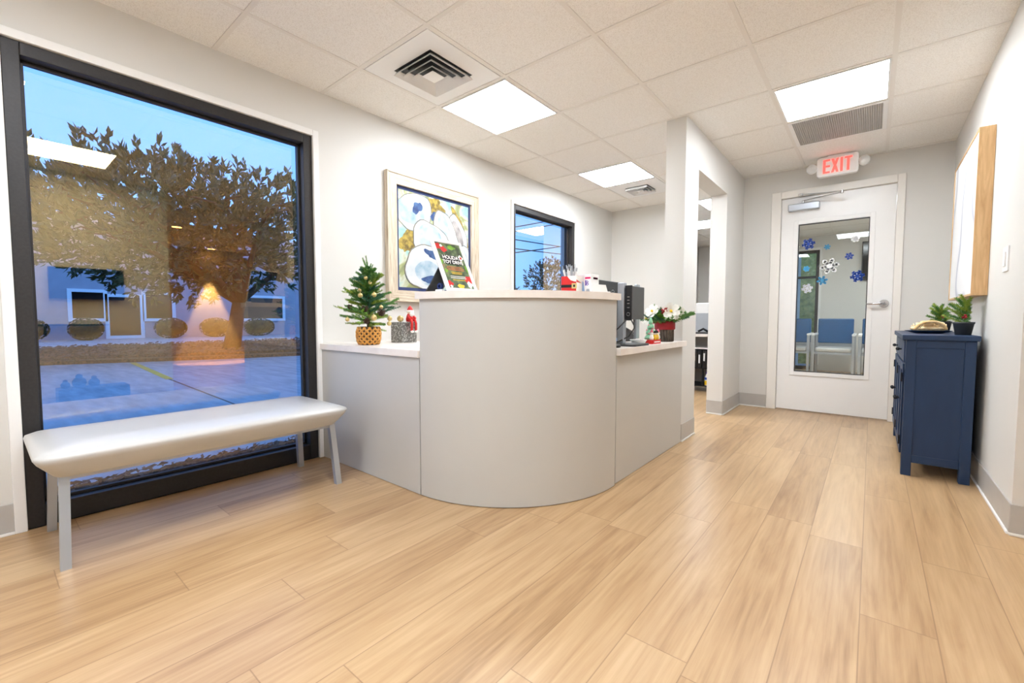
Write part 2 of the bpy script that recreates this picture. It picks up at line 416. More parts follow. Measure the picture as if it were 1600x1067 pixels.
def base(name, segs):
    b = MB()
    for (xa, ya), (xb, yb), nx, ny in segs:      # run along a wall face, normal (nx,ny)
        t = .007
        xs_, ys_ = sorted((xa, xb)), sorted((ya, yb))
        if nx: b.box(xa if nx > 0 else xa-t, ys_[0], .012, xa+t if nx > 0 else xa, ys_[1], .135, .002)
        else: b.box(xs_[0], ya if ny > 0 else ya-t, .012, xs_[1], ya+t if ny > 0 else ya, .135, .002)
        t = .014
        if nx: b.box(xa if nx > 0 else xa-t, ys_[0], 0, xa+t if nx > 0 else xa, ys_[1], .012, .003, mi=1)
        else: b.box(xs_[0], ya if ny > 0 else ya-t, 0, xs_[1], ya+t if ny > 0 else ya, .012, .003, mi=1)
    o = b.build(name, [M['cove'], M['caulk']]); o['kind'] = 'structure'
base('baseboard_left', [((WX, -3.28), (WX, .068), 1, 0)])
base('baseboard_partition', [((PX, 3.33), (PX, 3.645), 1, 0), ((PX, 4.52), (PX, DY), 1, 0), ((-1.235, 4.52), (PX, 4.52), 0, -1), ((-1.235, 3.645), (PX, 3.645), 0, 1)])
base('baseboard_door_wall', [((PX, DY), (DX0-.002, DY), 0, -1), ((DX1+.002, DY), (RX, DY), 0, -1)])
base('baseboard_right', [((RX, 2.785), (RX, DY), -1, 0), ((RX-.007, 2.785), (1.7, 2.785), 0, -1)])
base('baseboard_camera_side', [((RX, -3.28), (RX, 1.44), -1, 0)])

def window(name, y0, y1, z0, z1, fw, sill, gx=-2.93):
    fr = MB()
    d0, d1 = gx-.03, WX-.004
    fr.box(d0, y0, z0, d1, y0+fw, z1, .003); fr.box(d0, y1-fw, z0, d1, y1, z1, .003)
    fr.box(d0, y0+fw, z1-fw, d1, y1-fw, z1, .003); fr.box(d0, y0+fw, z0, d1, y1-fw, z0+sill, .003)
    for (a, b, c, d) in ((y0+fw, y0+fw+.012, z0+sill, z1-fw), (y1-fw-.012, y1-fw, z0+sill, z1-fw), (y0+fw, y1-fw, z1-fw-.014, z1-fw), (y0+fw, y1-fw, z0+sill, z0+sill+.014)):
        fr.box(gx+.006, a, c, gx+.03, b, d, .002)
    r = struct(name, fr, M['bronze'])
    pane = MB().add([(gx, y0+fw-.005, z0+sill-.005), (gx, y1-fw+.005, z0+sill-.005), (gx, y1-fw+.005, z1-fw+.005), (gx, y0+fw-.005, z1-fw+.005)], [[0, 1, 2, 3]])
    pane.build('pane', M['roomglass'], r, fix=False)
    return r
window('window_1', *W1, .055, .095)
window('window_2', *W2, .05, .05)
def casing(name, y0, y1, z0, z1, cw, full):
    t = MB(); xa, xb = WX-.002, WX+.014
    t.box(xa, y0-cw, z0, xb, y0, z1+cw, .003); t.box(xa, y1, z0, xb, y1+cw, z1+cw, .003); t.box(xa, y0, z1, xb, y1, z1+cw, .003)
    if not full: t.box(xa, y0-cw, z0-cw, xb, y1+cw, z0, .003)
    struct(name, t, M['trim'])
casing('trim_1', *W1, .038, True); casing('trim_2', *W2, .032, False)

# door
dr = bpy.data.objects.new('door_1', None); C.objects.link(dr); dr.location = (-.31, DY, 0); dr['kind'] = 'structure'
f = MB()
f.box(DX0, DY-.018, 0, DX0+.085, DY+.135, DZ, .004); f.box(DX1-.055, DY-.018, 0, DX1, DY+.135, DZ, .004); f.box(DX0+.085, DY-.018, 2.13, DX1-.055, DY+.135, DZ, .004)
f.build('door_frame', M['frame_paint'], dr)
lx0, lx1, lz0, lz1, ly = -.742, .133, .012, 2.126, DY+.012
gx0, gx1, gz0, gz1 = -.595, -.043, .40, 1.86
f = MB(); f.box(lx0, ly, lz0, gx0, ly+.045, lz1); f.box(gx1, ly, lz0, lx1, ly+.045, lz1); f.box(gx0, ly, lz0, gx1, ly+.045, gz0); f.box(gx0, ly, gz1, gx1, ly+.045, lz1)
f.build('door_leaf', M['trim'], dr)
f = MB()
def ring(mb, a0, a1, c0, c1, wd_, ya, yb, bev=0):
    mb.box(a0-wd_, ya, c0-wd_, a0, yb, c1+wd_, bev); mb.box(a1, ya, c0-wd_, a1+wd_, yb, c1+wd_, bev)
    mb.box(a0, ya, c1, a1, yb, c1+wd_, bev); mb.box(a0, ya, c0-wd_, a1, yb, c0, bev)
ring(f, gx0, gx1, gz0, gz1, .038, ly-.009, ly, .002); f.build('glazing_bead', M['white'], dr)
f = MB(); ring(f, gx0+.007, gx1-.007, gz0+.007, gz1-.007, .006, ly-.004, ly+.03); f.build('gasket', M['black'], dr)
gy = ly+.02
MB().add([(gx0, gy, gz0), (gx1, gy, gz0), (gx1, gy, gz1), (gx0, gy, gz1)], [[0, 1, 2, 3]]).build('door_pane', M['doorglass'], dr, fix=False)
hd = MB(); hx, hz = .078, 1.066
hd.cyl((hx, ly, hz), (hx, ly-.014, hz), .036, .032, 28); hd.cyl((hx, ly-.014, hz), (hx, ly-.055, hz), .017, .014, 20)
hd.tube([(hx+.006, ly-.052, hz), (hx-.03, ly-.056, hz), (hx-.08, ly-.054, hz-.002), (hx-.125, ly-.048, hz-.003)], .01, 12, rs=[.013, .012, .0095, .008])
hd.build('door_handle', M['chrome'], dr)
cl = MB(); cl.box(-.682, ly-.055, 1.99, -.425, ly, 2.058, .008); cl.build('door_closer', M['silver'], dr)
cl = MB(); cl.box(-.60, DY-.045, 2.128, -.56, DY-.018, 2.15, .003); cl.cyl((-.56, ly-.03, 2.058), (-.56, ly-.03, 2.085), .01)
cl.beam((-.56, ly-.03, 2.083), (-.25, ly-.16, 2.083), .024, .006); cl.beam((-.25, ly-.16, 2.092), (-.585, DY-.032, 2.14), .02, .006); cl.cyl((-.25, ly-.16, 2.074), (-.25, ly-.16, 2.10), .012)
cl.build('closer_arm', M['chrome'], dr)

# ------------------------------------------------------------------ ceiling fixtures
def cell(i, j): return GX+.61*i, GY+.61*j
def panel(i, j, label):
    x, y = cell(i, j); t = thing('ceiling_light', label, 'ceiling light', (x+.305, y+.305, H), 0, 'flat square ceiling light panels')
    a, b = .014, .596
    f = MB(); f.box(x+a, y+a, H-.008, x+b, y+a+.01, H); f.box(x+a, y+b-.01, H-.008, x+b, y+b, H)
    f.box(x+a, y+a+.01, H-.008, x+a+.01, y+b-.01, H); f.box(x+b-.01, y+a+.01, H-.008, x+b, y+b-.01, H)
    f.build('frame', M['white'], t)
    MB().box(x+a+.01, y+a+.01, H-.006, x+b-.01, y+b-.01, H-.001).build('diffuser', M['panel'], t)
panel(0, 1, 'lit square ceiling panel between the framed oyster picture and the large vent')
panel(3, 3, 'lit square ceiling panel beside the grey return grille in front of the exit sign')
panel(0, 4, 'lit square ceiling panel next to the small vent over the reception back wall')
panel(1, 7, 'lit ceiling panel glimpsed through the tall opening in the partition')
panel(3, -2, 'lit ceiling panel seen only mirrored in the big window')
for i, j in ((1, -3), (1, -6)): panel(i, j, 'lit ceiling panel behind the photographer, out of the picture')
for i, j in ((0, 9), (3, 9), (5, 10)): panel(i, j, 'added unseen ceiling panel lighting a room behind the door wall')  # out-of-view panels added to brighten these rooms

def vent(i, j, label, core):
    x, y = cell(i, j); cx, cy = x+.305, y+.305
    t = thing('ceiling_vent', label, 'ceiling vent', (cx, cy, H))
    f = MB(); a = .285; c = core
    f.box(cx-a, cy-a, H-.005, cx+a, cy-c, H-.001); f.box(cx-a, cy+c, H-.005, cx+a, cy+a, H-.001); f.box(cx-a, cy-c, H-.005, cx-c, cy+c, H-.001); f.box(cx+c, cy-c, H-.005, cx+a, cy+c, H-.001)
    f.build('face_panel', M['white'], t)
    MB().box(cx-c, cy-c, H-.003, cx+c, cy+c, H-.001).build('dark_throat', M['black'], t)
    l = MB()
    for k in range(4):
        r0 = c*(1-.24*k); r1 = r0-c*.13; z0, z1 = H-.006-.004*k, H-.032-.002*k
        if k == 3:
            l.box(cx-r0, cy-r0, H-.03, cx+r0, cy+r0, H-.026); continue
        q0 = [(cx+sx*r1, cy+sy*r1, z0) for sx, sy in ((-1, -1), (1, -1), (1, 1), (-1, 1))]; q1 = [(cx+sx*r0, cy+sy*r0, z1) for sx, sy in ((-1, -1), (1, -1), (1, 1), (-1, 1))]
        q2 = [(a_[0], a_[1], a_[2]+.003) for a_ in q0]; q3 = [(a_[0], a_[1], a_[2]+.003) for a_ in q1]
        l.add(q0+q1+q2+q3, [[m, (m+1) % 4, 4+(m+1) % 4, 4+m] for m in range(4)]+[[8+m, 8+(m+1) % 4, 12+(m+1) % 4, 12+m] for m in range(4)]+[[4+m, 4+(m+1) % 4, 12+(m+1) % 4, 12+m] for m in range(4)])
    l.build('louvre', M['white'], t, fix=False)
vent(0, 0, 'large square air diffuser with nested louvres nearest the big window', .165)
vent(0, 5, 'small far air diffuser in the ceiling above the reception back wall', .13)
x, y = cell(3, 4)
t = thing('return_air_grille', 'grey mesh return air grille in the ceiling in front of the exit sign', 'ceiling grille', (x+.305, y+.305, H))
f = MB(); ring_b = [(x+.014, y+.014, x+.596, y+.04), (x+.014, y+.57, x+.596, y+.596), (x+.014, y+.04, x+.04, y+.57), (x+.57, y+.04, x+.596, y+.57)]
for a, b, c, d in ring_b: f.box(a, b, H-.008, c, d, H-.001)
f.build('frame', M['white'], t)
MB().box(x+.04, y+.04, H-.002, x+.57, y+.57, H-.001).build('backing', M['charcoal'], t)
f = MB()
for k in range(42): a = x+.046+k*.0127; f.box(a, y+.04, H-.008, a+.0045, y+.57, H-.002)
for k in range(42): a = y+.046+k*.0127; f.box(x+.04, a, H-.0078, x+.57, a+.0045, H-.002)
f.build('egg_crate', M['cove'], t)

# hallway warm downlight
t = thing('downlight', 'small round warm downlight in the side hallway ceiling', 'ceiling light', (4.98, 3.2, H))
MB().lathe([(.07, -.012), (.085, -.004), (.085, 0)], (4.98, 3.2, H)).build('trim_ring', M['white'], t)
MB().lathe([(.0, -.013), (.068, -.0125)], (4.98, 3.2, H), 24).build('lens', M['warm'], t, fix=False)
sd = bpy.data.lights.new('downlight_beam', 'SPOT'); sd.energy = 650; sd.color = (1, .84, .56); sd.spot_size = math.radians(36); sd.spot_blend = .35; sd.shadow_soft_size = .02
so = bpy.data.objects.new('downlight_beam', sd); C.objects.link(so); so.parent = t; so.location = (0, 0, -.03)
for lx, ly_ in ((2.81, 2.09), (3.6, 3.7)):
    t = thing('downlight', 'round warm downlight in the side hallway, mirrored in the big window' if ly_ < 3 else 'round warm downlight deep in the side hallway, out of the picture', 'ceiling light', (lx, ly_, H))
    MB().lathe([(.07, -.012), (.085, -.004), (.085, 0)], (lx, ly_, H)).build('trim_ring', M['white'], t)
    MB().lathe([(.0, -.013), (.068, -.0125)], (lx, ly_, H), 24).build('lens', M['warm'], t, fix=False)
    s2_ = bpy.data.lights.new('downlight_flood', 'SPOT'); s2_.energy = 42; s2_.color = (1, .86, .64); s2_.spot_size = math.radians(150); s2_.spot_blend = 1; s2_.shadow_soft_size = .06
    so = bpy.data.objects.new('downlight_flood', s2_); C.objects.link(so); so.parent = t; so.location = (0, 0, -.03)

# ------------------------------------------------------------------ exit sign
ex0, ex1, ez0, ez1, ey = -.437, -.138, 2.222, 2.392, 4.95
t = thing('exit_sign', 'white exit sign with red letters and two round emergency lamps above the door', 'exit sign', (-.288, ey, H))
def rrect(a0, a1, b0, b1, r, n=5):
    o = []
    for cx, cy, s0 in ((a1-r, b0+r, -PI/2), (a1-r, b1-r, 0), (a0+r, b1-r, PI/2), (a0+r, b0+r, PI)):
        for k in range(n+1): q = s0+PI/2*k/n; o.append((cx+r*math.cos(q), cy+r*math.sin(q)))
    return o
MB().prism(rrect(ex0, ex1, ez0, ez1, .022), lambda a, b, q: (a, q, b), ey, ey+.05).build('housing', M['white'], t)
MB().prism(rrect(ex0+.012, ex1-.012, ez0+.012, ez1-.012, .014), lambda a, b, q: (a, q, b), ey-.003, ey).build('face', M['exitface'], t)
MB().box(-.36, ey+.005, ez1, -.215, ey+.045, H-.003, .003).build('canopy', M['white'], t)
l = MB(); Pz = lambda a, b, q: (a, q, b)
lz0, lz1, th = ez0+.024, ez1-.024, .019; lx = ex0+.045
def bar(x0, z0, x1, z1): l.prism([(x0, z0), (x1, z0), (x1, z1), (x0, z1)], Pz, ey-.006, ey-.003)
zm = (lz0+lz1)/2
bar(lx, lz0, lx+th, lz1)
for z in (lz0, zm-.008, lz1-.016): bar(lx+th, z, lx+.052, z+.016)
x = lx+.060
l.prism([(x, lz0), (x+th, lz0), (x+.056, lz1), (x+.056-th, lz1)], Pz, ey-.006, ey-.003); l.prism([(x+.056-th, lz0), (x+.056, lz0), (x+th, lz1), (x, lz1)], Pz, ey-.0061, ey-.003)
x += .066; bar(x, lz0, x+th, lz1); x += .029
bar(x, lz1-.017, x+.056, lz1); bar(x+.0185, lz0, x+.0375, lz1-.017)
l.build('exit_letters', M['exitred'], t)
for cx, nm in ((ex0-.04, -1), (ex1+.04, 1)):
    h = MB(); cz = 2.305
    h.cyl((cx-nm*.05, ey+.025, cz), (cx-nm*.02, ey+.025, cz), .014)
    h.lathe([(.0, 0), (.03, 0), (.04, .02), (.042, .045)], (0, 0, 0), 24)
    vs = h.v; k0 = len(vs)-4*24
    for k in range(k0, len(vs)): a = vs[k]; vs[k] = (cx+a[0], ey+.035-a[2], cz+a[1])
    lh = h.build('lamp_head', M['white'], t)
    MB().sph((cx, ey-.01, cz), .04, (1, .25, 1)).build('lens', M['lens'], lh)

# ------------------------------------------------------------------ reception desk
CC = (-1.82, 2.19); CR = .743
def arc(r, a0, a1, n): return [(CC[0]+r*math.cos(a0+(a1-a0)*k/n), CC[1]+r*math.sin(a0+(a1-a0)*k/n)) for k in range(n+1)]
XY = lambda a, b, q: (a, b, q)
t = thing('reception_counter', 'curved grey reception counter with tall white transaction top', 'reception desk', (-1.5, 1.9, 0))
A0, A1 = -PI/2+.02, .03
sh = MB(); o_, i_ = arc(CR, A0, A1, 40), arc(CR-.03, A0, A1, 40)
n = len(o_); vs = [(a, b, .004) for a, b in o_]+[(a, b, 1.03) for a, b in o_]+[(a, b, .004) for a, b in i_]+[(a, b, 1.03) for a, b in i_]
fs = []
for k in range(n-1): fs.append([k, k+1, n+k+1, n+k]); fs.append([2*n+k, 2*n+k+1, 3*n+k+1, 3*n+k])
sh.add(vs, fs, 0, True)
sh.add(vs, [[0, 2*n, 3*n, n], [n-1, 3*n-1, 4*n-1, 2*n-1]]+[[n+k, n+k+1, 3*n+k+1, 3*n+k] for k in range(n-1)]+[[k, k+1, 2*n+k+1, 2*n+k] for k in range(n-1)])
sh.build('curved_panel', M['laminate'], t)
MB().prism(arc(CR-.006, A0, A1, 40)+arc(CR-.04, A1, A0, 40), XY, 0, .004).build('plinth', M['gap'], t)
top = MB(); pl = arc(CR+.017, -PI/2-.0, .055, 44)+arc(.41, .055, -PI/2, 24)
top.prism(pl, XY, 1.03, 1.066); top.build('transaction_top', M['solid'], t)
for ang in (A0+.02, A1-.02):
    px, py = CC[0]+(CR-.16)*math.cos(ang), CC[1]+(CR-.16)*math.sin(ang)
    q, p2 = (CC[0]+(CR-.29)*math.cos(ang), CC[1]+(CR-.29)*math.sin(ang)), (CC[0]+(CR-.031)*math.cos(ang), CC[1]+(CR-.031)*math.sin(ang))
    MB().beam((q[0], q[1], .515), (p2[0], p2[1], .515), .02, 1.03).build('end_support', M['laminate'], t)
t = thing('counter_wing', 'low grey counter section with white worktop beside the bench and window', 'reception desk', (-2.33, 1.5, 0))
MB().box(WX+.002, 1.447, .003, -1.812, 1.472, .727).build('front_panel', M['laminate'], t)
MB().box(WX+.002, 1.46, 0, -1.812, 1.472, .003).build('plinth', M['gap'], t)
MB().box(WX+.002, 1.434, .727, -1.808, 2.05, .765, .002).build('worktop', M['solid'], t)
t = thing('counter_wing', 'low grey counter section with white worktop beside the white partition pillar', 'reception desk', (-1.1, 2.8, 0))
MB().box(-1.112, 2.240, .003, -1.087, 3.328, .727).build('front_panel', M['laminate'], t)
MB().box(-1.125, 2.2125, .003, -1.113, 2.26, .727).build('joint_strip', M['iron'], t)
MB().box(-1.112, 2.240, 0, -1.1, 3.328, .003).build('plinth', M['gap'], t)
MB().box(-1.6, 2.222, .727, -1.055, 3.328, .765, .002).build('worktop', M['solid'], t)

# ------------------------------------------------------------------ bench
t = thing('bench', 'pale grey upholstered bench with silver legs under the big window', 'bench', (-2.5, .72, 0))
by0, by1, bx0, bx1 = .10, 1.30, -2.80, -2.225
b = bmesh.new()
nx, ny = 14, 30; zc = .375
def cush(u, v, topside):
    # rounded rectangle footprint with crowned top, edges flaring out
    return None
layers = [(.345, .06), (.352, .052), (.405, .012), (.425, .002), (.436, .006), (.447, .03), (.455, .075), (.460, .15)]
vs = []; fs = []; nr = 0
for z, ins in layers:
    r = max(.03, .05-ins*.2) if ins < .1 else .05
    loop = rrect(bx0+ins, bx1-ins, by0+ins, by1-ins, r, 6); nr = len(loop)
    vs += [(a, c, z) for a, c in loop]
for k in range(len(layers)-1):
    for j in range(nr): fs.append([k*nr+j, k*nr+(j+1) % nr, (k+1)*nr+(j+1) % nr, (k+1)*nr+j])
m = MB().add(vs, fs, 0, True)
m.add(vs, [list(range(nr))[::-1], [(len(layers)-1)*nr+j for j in range(nr)]], 0, True)
m.build('seat_cushion', M['vinyl'], t)
a = MB()
for (p, q) in (((-2.74, .185, .331), (-2.74, 1.245, .331)), ((-2.36, .185, .331), (-2.36, 1.245, .331)), ((-2.74, .185, .331), (-2.36, .185, .331)), ((-2.74, 1.245, .331), (-2.36, 1.245, .331))): a.beam(p, q, .028, .028)
a.build('seat_frame', M['silver'], t)
for (tx, ty, bx_, by_) in ((-2.35, .185, -2.29, .172), (-2.35, 1.245, -2.305, 1.258), (-2.752, .185, -2.762, .172), (-2.752, 1.245, -2.757, 1.258)):
    MB().prism([(-1, -1), (1, -1), (1, 1), (-1, 1)], lambda p, q, z: ((bx_ if z == 0 else tx)+p*.015, (by_ if z == 0 else ty)+q*.015, z), 0, .345).build('leg', M['silver'], t)

# ------------------------------------------------------------------ blue cabinet
t = thing('cabinet', 'navy blue painted cabinet with doors against the right wall', 'cabinet', (.31, 4.05, 0))
cy0, cy1, cx0, cx1, ch = 3.465, 4.63, .16, .45, .835
f = MB(); L = .046
for (a, c) in ((cx0, cy0), (cx1-L, cy0), (cx0, cy1-L), (cx1-L, cy1-L)): MB().box(a, c, 0, a+L, c+L, .805, .003).build('leg', M['navy'], t)
MB().box(cx0-.018, cy0-.018, .805, cx1+.012, cy1+.018, ch, .004).build('cabinet_top', M['navy'], t)
s_ = MB()
for c, d in ((cy0, 1), (cy1-.02, -1)):
    ya = c+.008 if d > 0 else c-.0; s_.box(cx0+L, ya, .10, cx1-L, ya+.012, .805)
    yb = c+.003 if d > 0 else c+.01
    s_.box(cx0+L, yb, .76, cx1-L, yb+.008, .805, .002); s_.box(cx0+L, yb, .08, cx1-L, yb+.008, .125, .002)
s_.box(cx1-.012, cy0+L, .1, cx1-.002, cy1-L, .805); s_.box(cx0+.02, cy0+.02, .09, cx1-.01, cy1-.02, .105)
s_.box(cx0+.012, cy0+L, .105, cx0+.022, cy1-L, .805)
s_.build('carcass', M['navy'], t)
yy = [cy0+L+.004, cy0+L+.004+.265, cy0+L+.008+.53, cy1-L-.267]
spans = [(cy0+L+.004+k*.268, cy0+L+.004+k*.268+.262) for k in range(4)]
for k, (a, c) in enumerate(spans):
    d = MB(); d.box(cx0-.002, a, .12, cx0+.012, c, .66, .002)
    for (q0, q1, z0, z1) in ((a, a+.045, .12, .66), (c-.045, c, .12, .66), (a+.045, c-.045, .12, .165), (a+.045, c-.045, .615, .66)): d.box(cx0-.009, q0, z0, cx0-.002, q1, z1, .002)
    dd = d.build('door', M['navy'], t)
    kn = MB(); ky = c-.02 if k % 2 == 0 else a+.02
    kn.cyl((cx0-.009, ky, .42), (cx0-.022, ky, .42), .005); kn.sph((cx0-.027, ky, .42), .011); kn.build('knob', M['iron'], dd)
    hy = a if k % 2 == 0 else c
    for hz_ in (.2, .58): MB().box(cx0-.012, hy-.012, hz_-.025, cx0-.009, hy+.012, hz_+.025, .001).cyl((cx0-.012, hy, hz_-.027), (cx0-.012, hy, hz_+.027), .004).build('hinge', M['iron'], dd)
for a, c in ((spans[0][0], spans[1][1]), (spans[2][0], spans[3][1])):
    dd = MB().box(cx0-.006, a, .672, cx0+.012, c, .795, .003).build('drawer', M['navy'], t)
    kn = MB(); ky = (a+c)/2; kn.cyl((cx0-.006, ky, .735), (cx0-.02, ky, .735), .005); kn.sph((cx0-.025, ky, .735), .011); kn.build('knob', M['iron'], dd)

# ------------------------------------------------------------------ pictures
t = thing('picture', 'oyster painting in a whitewashed wooden frame on the window wall', 'picture', (WX, 2.45, 1.06))
y0, y1, z0, z1 = 1.96, 2.938, 1.06, 2.034; fw = .088
f = MB()
def mit(p, fn, mi): f.prism(p, fn, WX+.001, WX+.035, mi)
YZ = lambda a, b, q: (q, a, b)
mit([(y0, z0), (y1, z0), (y1-fw, z0+fw), (y0+fw, z0+fw)], YZ, 0); mit([(y0, z1), (y1, z1), (y1-fw, z1-fw), (y0+fw, z1-fw)], YZ, 0)
mit([(y0, z0), (y0+fw, z0+fw), (y0+fw, z1-fw), (y0, z1)], YZ, 1); mit([(y1, z0), (y1-fw, z0+fw), (y1-fw, z1-fw), (y1, z1)], YZ, 1)
for (a, b, c, d) in ((y0, y1, z1-.014, z1), (y0, y1, z0, z0+.014), ): f.box(WX+.03, a, c, WX+.042, b, d, .003)
for (a, b) in ((y0, y0+.014), (y1-.014, y1)): f.box(WX+.03, a, z0, WX+.042, b, z1, .003, mi=1)
f.build('frame', [M['wash_h'], M['wash_v']], t)
MB().box(WX+.002, y0+fw, z0+fw, WX+.014, y1-fw, z1-fw).build('mat_board', M['mat_blue'], t)
art = MB(); ms = .026; ay0, ay1, az0, az1 = y0+fw+ms, y1-fw-ms, z0+fw+ms, z1-fw-ms
art.box(WX+.014, ay0, az0, WX+.015, ay1, az1)
def clipq(p):
    return [(min(max(a, ay0), ay1), min(max(b, az0), az1)) for a, b in p]
lay = [0]
def blob(u, v, ru, rv, rot, mi, seed, wob=.10, n=36):
    if mi == 1: blob(u, v, ru*1.045, rv*1.045, rot, 6, seed, wob, n)
    rnd = random.Random(seed); ph = [rnd.uniform(0, 6.28) for _ in range(4)]; p = []
    for k in range(n):
        q = 2*PI*k/n; r = 1+wob*(math.sin(2*q+ph[0])*.6+math.sin(3*q+ph[1])*.5+math.sin(5*q+ph[2])*.3+math.sin(9*q+ph[3])*.15)
        a, b = ru*r*math.cos(q), rv*r*math.sin(q)
        p.append((ay0+(u+a*math.cos(rot)-b*math.sin(rot))*(ay1-ay0), az0+(1-v+a*math.sin(rot)+b*math.cos(rot))*(az1-az0)))
    lay[0] += 1
    art.prism(clipq(p), YZ, WX+.015, WX+.0151+.00012*lay[0], mi)
# u right, v down, as fractions of the painted sheet
for k in range(26):
    r_ = random.Random(k+50); blob(.25+.5*r_.random()*.3+.12, .02+.1*r_.random(), .05, .035, r_.random()*3, 4, k, .4, 14) if k < 6 else None
for a in ((.14, .50, .13, .12, .3), (.56, .22, .08, .17, .4), (.85, .28, .07, .26, .5), (.60, .80, .05, .18, .2), (.50, .10, .12, .07, 0), (.10, .55, .09, .06, 1)): blob(*a, 4, int(a[0]*100), .3)
blob(.20, .20, .23, .20, .1, 1, 1); blob(.16, .19, .18, .15, 0, 2, 11, .08); blob(.24, .15, .055, .07, -.5, 3, 2, .25)
blob(.46, .20, .05, .035, .8, 3, 31, .3)
blob(.83, .35, .11, .24, .45, 1, 3); blob(.82, .36, .065, .20, .45, 5, 4, .12)
blob(.66, .42, .17, .30, .40, 1, 5); blob(.64, .37, .085, .22, .38, 2, 6, .1); blob(.73, .57, .045, .03, .4, 3, 7, .4)
blob(.44, .50, .26, .22, -.5, 1, 8); blob(.42, .46, .19, .15, -.5, 2, 9, .06); blob(.54, .63, .06, .018, .6, 3, 10, .4)
blob(.93, .66, .09, .2, .1, 1, 15); blob(.93, .66, .06, .15, .1, 2, 16)
blob(.36, .78, .27, .25, .3, 1, 12); blob(.38, .83, .17, .14, -.2, 2, 13, .06); blob(.44, .62, .09, .05, -.4, 3, 14, .35); blob(.42, .90, .12, .045, .1, 3, 17, .2)
blob(.68, .78, .06, .10, .2, 1, 21); blob(.64, .86, .03, .07, .1, 4, 22, .4)
art.build('painting', [M['wash'], M['shell'], M['shellin'], M['ink'], M['gilt'], M['mist'], M['outline']], t)
t = thing('picture', 'white abstract canvas in a deep oak frame on the right wall above the blue cabinet', 'picture', (RX, 4.0, 1.06))
y0, y1, z0, z1 = 3.555, 4.49, 1.06, 1.985; xa = RX-.066
f = MB()
f.box(xa, y0, z0, RX-.001, y0+.012, z1, .001); f.box(xa, y1-.012, z0, RX-.001, y1, z1, .001); f.box(xa, y0+.012, z0, RX-.001, y1-.012, z0+.012, .001); f.box(xa, y0+.012, z1-.012, RX-.001, y1-.012, z1, .001)
f.build('frame', M['oak'], t)
MB().box(xa+.004, y0+.012, z0+.012, xa+.02, y1-.012, z1-.012).build('canvas', M['abstract'], t)
t = thing('light_switch', 'white rocker light switch on the right wall', 'light switch', (RX, 3.15, 1.15))
MB().box(RX-.006, 3.095, 1.155, RX, 3.195, 1.275, .002).build('wall_plate', M['white'], t)
MB().box(RX-.011, 3.128, 1.18, RX-.006, 3.162, 1.25, .002).build('rocker', M['white'], t)

# ------------------------------------------------------------------ greenery helpers
def sprig(mb, p, d, L, r, n, nl, mi=0, droop=0, rnd=random):
    """a twig with needles all round it"""
    p, d = Vector(p), Vector(d).normalized(); q = p+d*L
    mb.cyl(p, q, .0016, .001, 5, mi)
    a = d.orthogonal().normalized(); c = d.cross(a)
    vs = []; fs = []
    for k in range(n):
        t = (k+.5)/n; ang = k*2.4+rnd.random(); o = p+d*(L*t)
        e = (a*math.cos(ang)+c*math.sin(ang)); tip = o+(e*.75+d*.75).normalized()*nl*(1-.35*t)
        w = d.cross(e)*r; b = len(vs); vs += [o+w, o-w, tip, o+e*r*1.2+d*nl*.3]
        fs += [[b, b+1, b+2], [b, b+3, b+2], [b+1, b+3, b+2]]
    mb.add(vs, fs, mi)

# ---- small christmas tree in woven pot
rnd = random.Random(3)
tx, ty = -2.47, 1.575
t = thing('christmas_tree', 'small tabletop fir tree with pine cones and gold baubles in a woven pot', 'christmas tree', (tx, ty, .765))
pot = MB()
prof = [(.056, 0), (.066, .02), (.072, .05), (.072, .08), (.064, .11), (.061, .114), (.055, .108), (.055, .09)]
pot.lathe(prof, (tx, ty, .765), 36)
for k in range(13):
    for sgn in (1, -1):
        pts = []
        for j in range(15):
            z = .004+.106*j/14
            for (ra, za), (rb, zb) in zip(prof[:5], prof[1:5]):
                if za <= z <= zb: r = ra+(rb-ra)*(z-za)/(zb-za)
            q = 2*PI*k/13+sgn*j*.11
            pts.append((tx+(r+.001)*math.cos(q), ty+(r+.001)*math.sin(q), .765+z))
        pot.tube(pts, .006, 6, mi=1, rs=[.0065]*15)
pot.build('woven_pot', [M['bark'], M['rattan']], t)
MB().tube([(tx, ty, .86), (tx+.003, ty, 1.05), (tx, ty+.002, 1.25)], .008, 8, rs=[.011, .008, .003]).build('trunk', M['bark'], t)
fo = MB()
for k in range(96):
    f_ = (k/96)**.85; z = .885+f_*.33; R = (.19*(1-f_)**.9+.05)*(.62+.38*min(1, f_/.14)); q = k*2.39996+rnd.uniform(-.3, .3)
    el = .05+.85*f_+rnd.uniform(-.3, .35); L = R*rnd.uniform(.55, 1.15)
    base_ = (tx, ty, z); d = (math.cos(q)*math.cos(el), math.sin(q)*math.cos(el), math.sin(el))
    if tx+d[0]*L < WX+.07: L = min(L, (tx-WX-.07)/max(-d[0], .01))
    mi = rnd.choice((0, 0, 1, 2))
    sprig(fo, Vector(base_), d, L, .0011, int(60+90*L/.2), .022, mi, rnd=rnd)
    tipb = Vector(base_)+Vector(d)*L*.55
    for s2 in (-1, 1):
        d2 = (Vector(d)+Vector((-d[1], d[0], .1))*.75*s2).normalized()
        if tipb.x+d2.x*L*.5 > WX+.06: sprig(fo, tipb, d2, L*.5, .0011, 34, .02, mi, rnd=rnd)
for k in range(7):
    q = k*.9; sprig(fo, (tx, ty, 1.19+.01*k), (math.cos(q)*.45, math.sin(q)*.45, 1), .075, .0013, 46, .016, 0, rnd=rnd)
fo.build('foliage', [M['green'], M['green2'], M['yfir']], t, fix=False)
cam_dir = Vector((0-tx, 0-ty, 0)).normalized(); side = Vector((cam_dir.y*-1, cam_dir.x, 0))   # towards the room / to the right
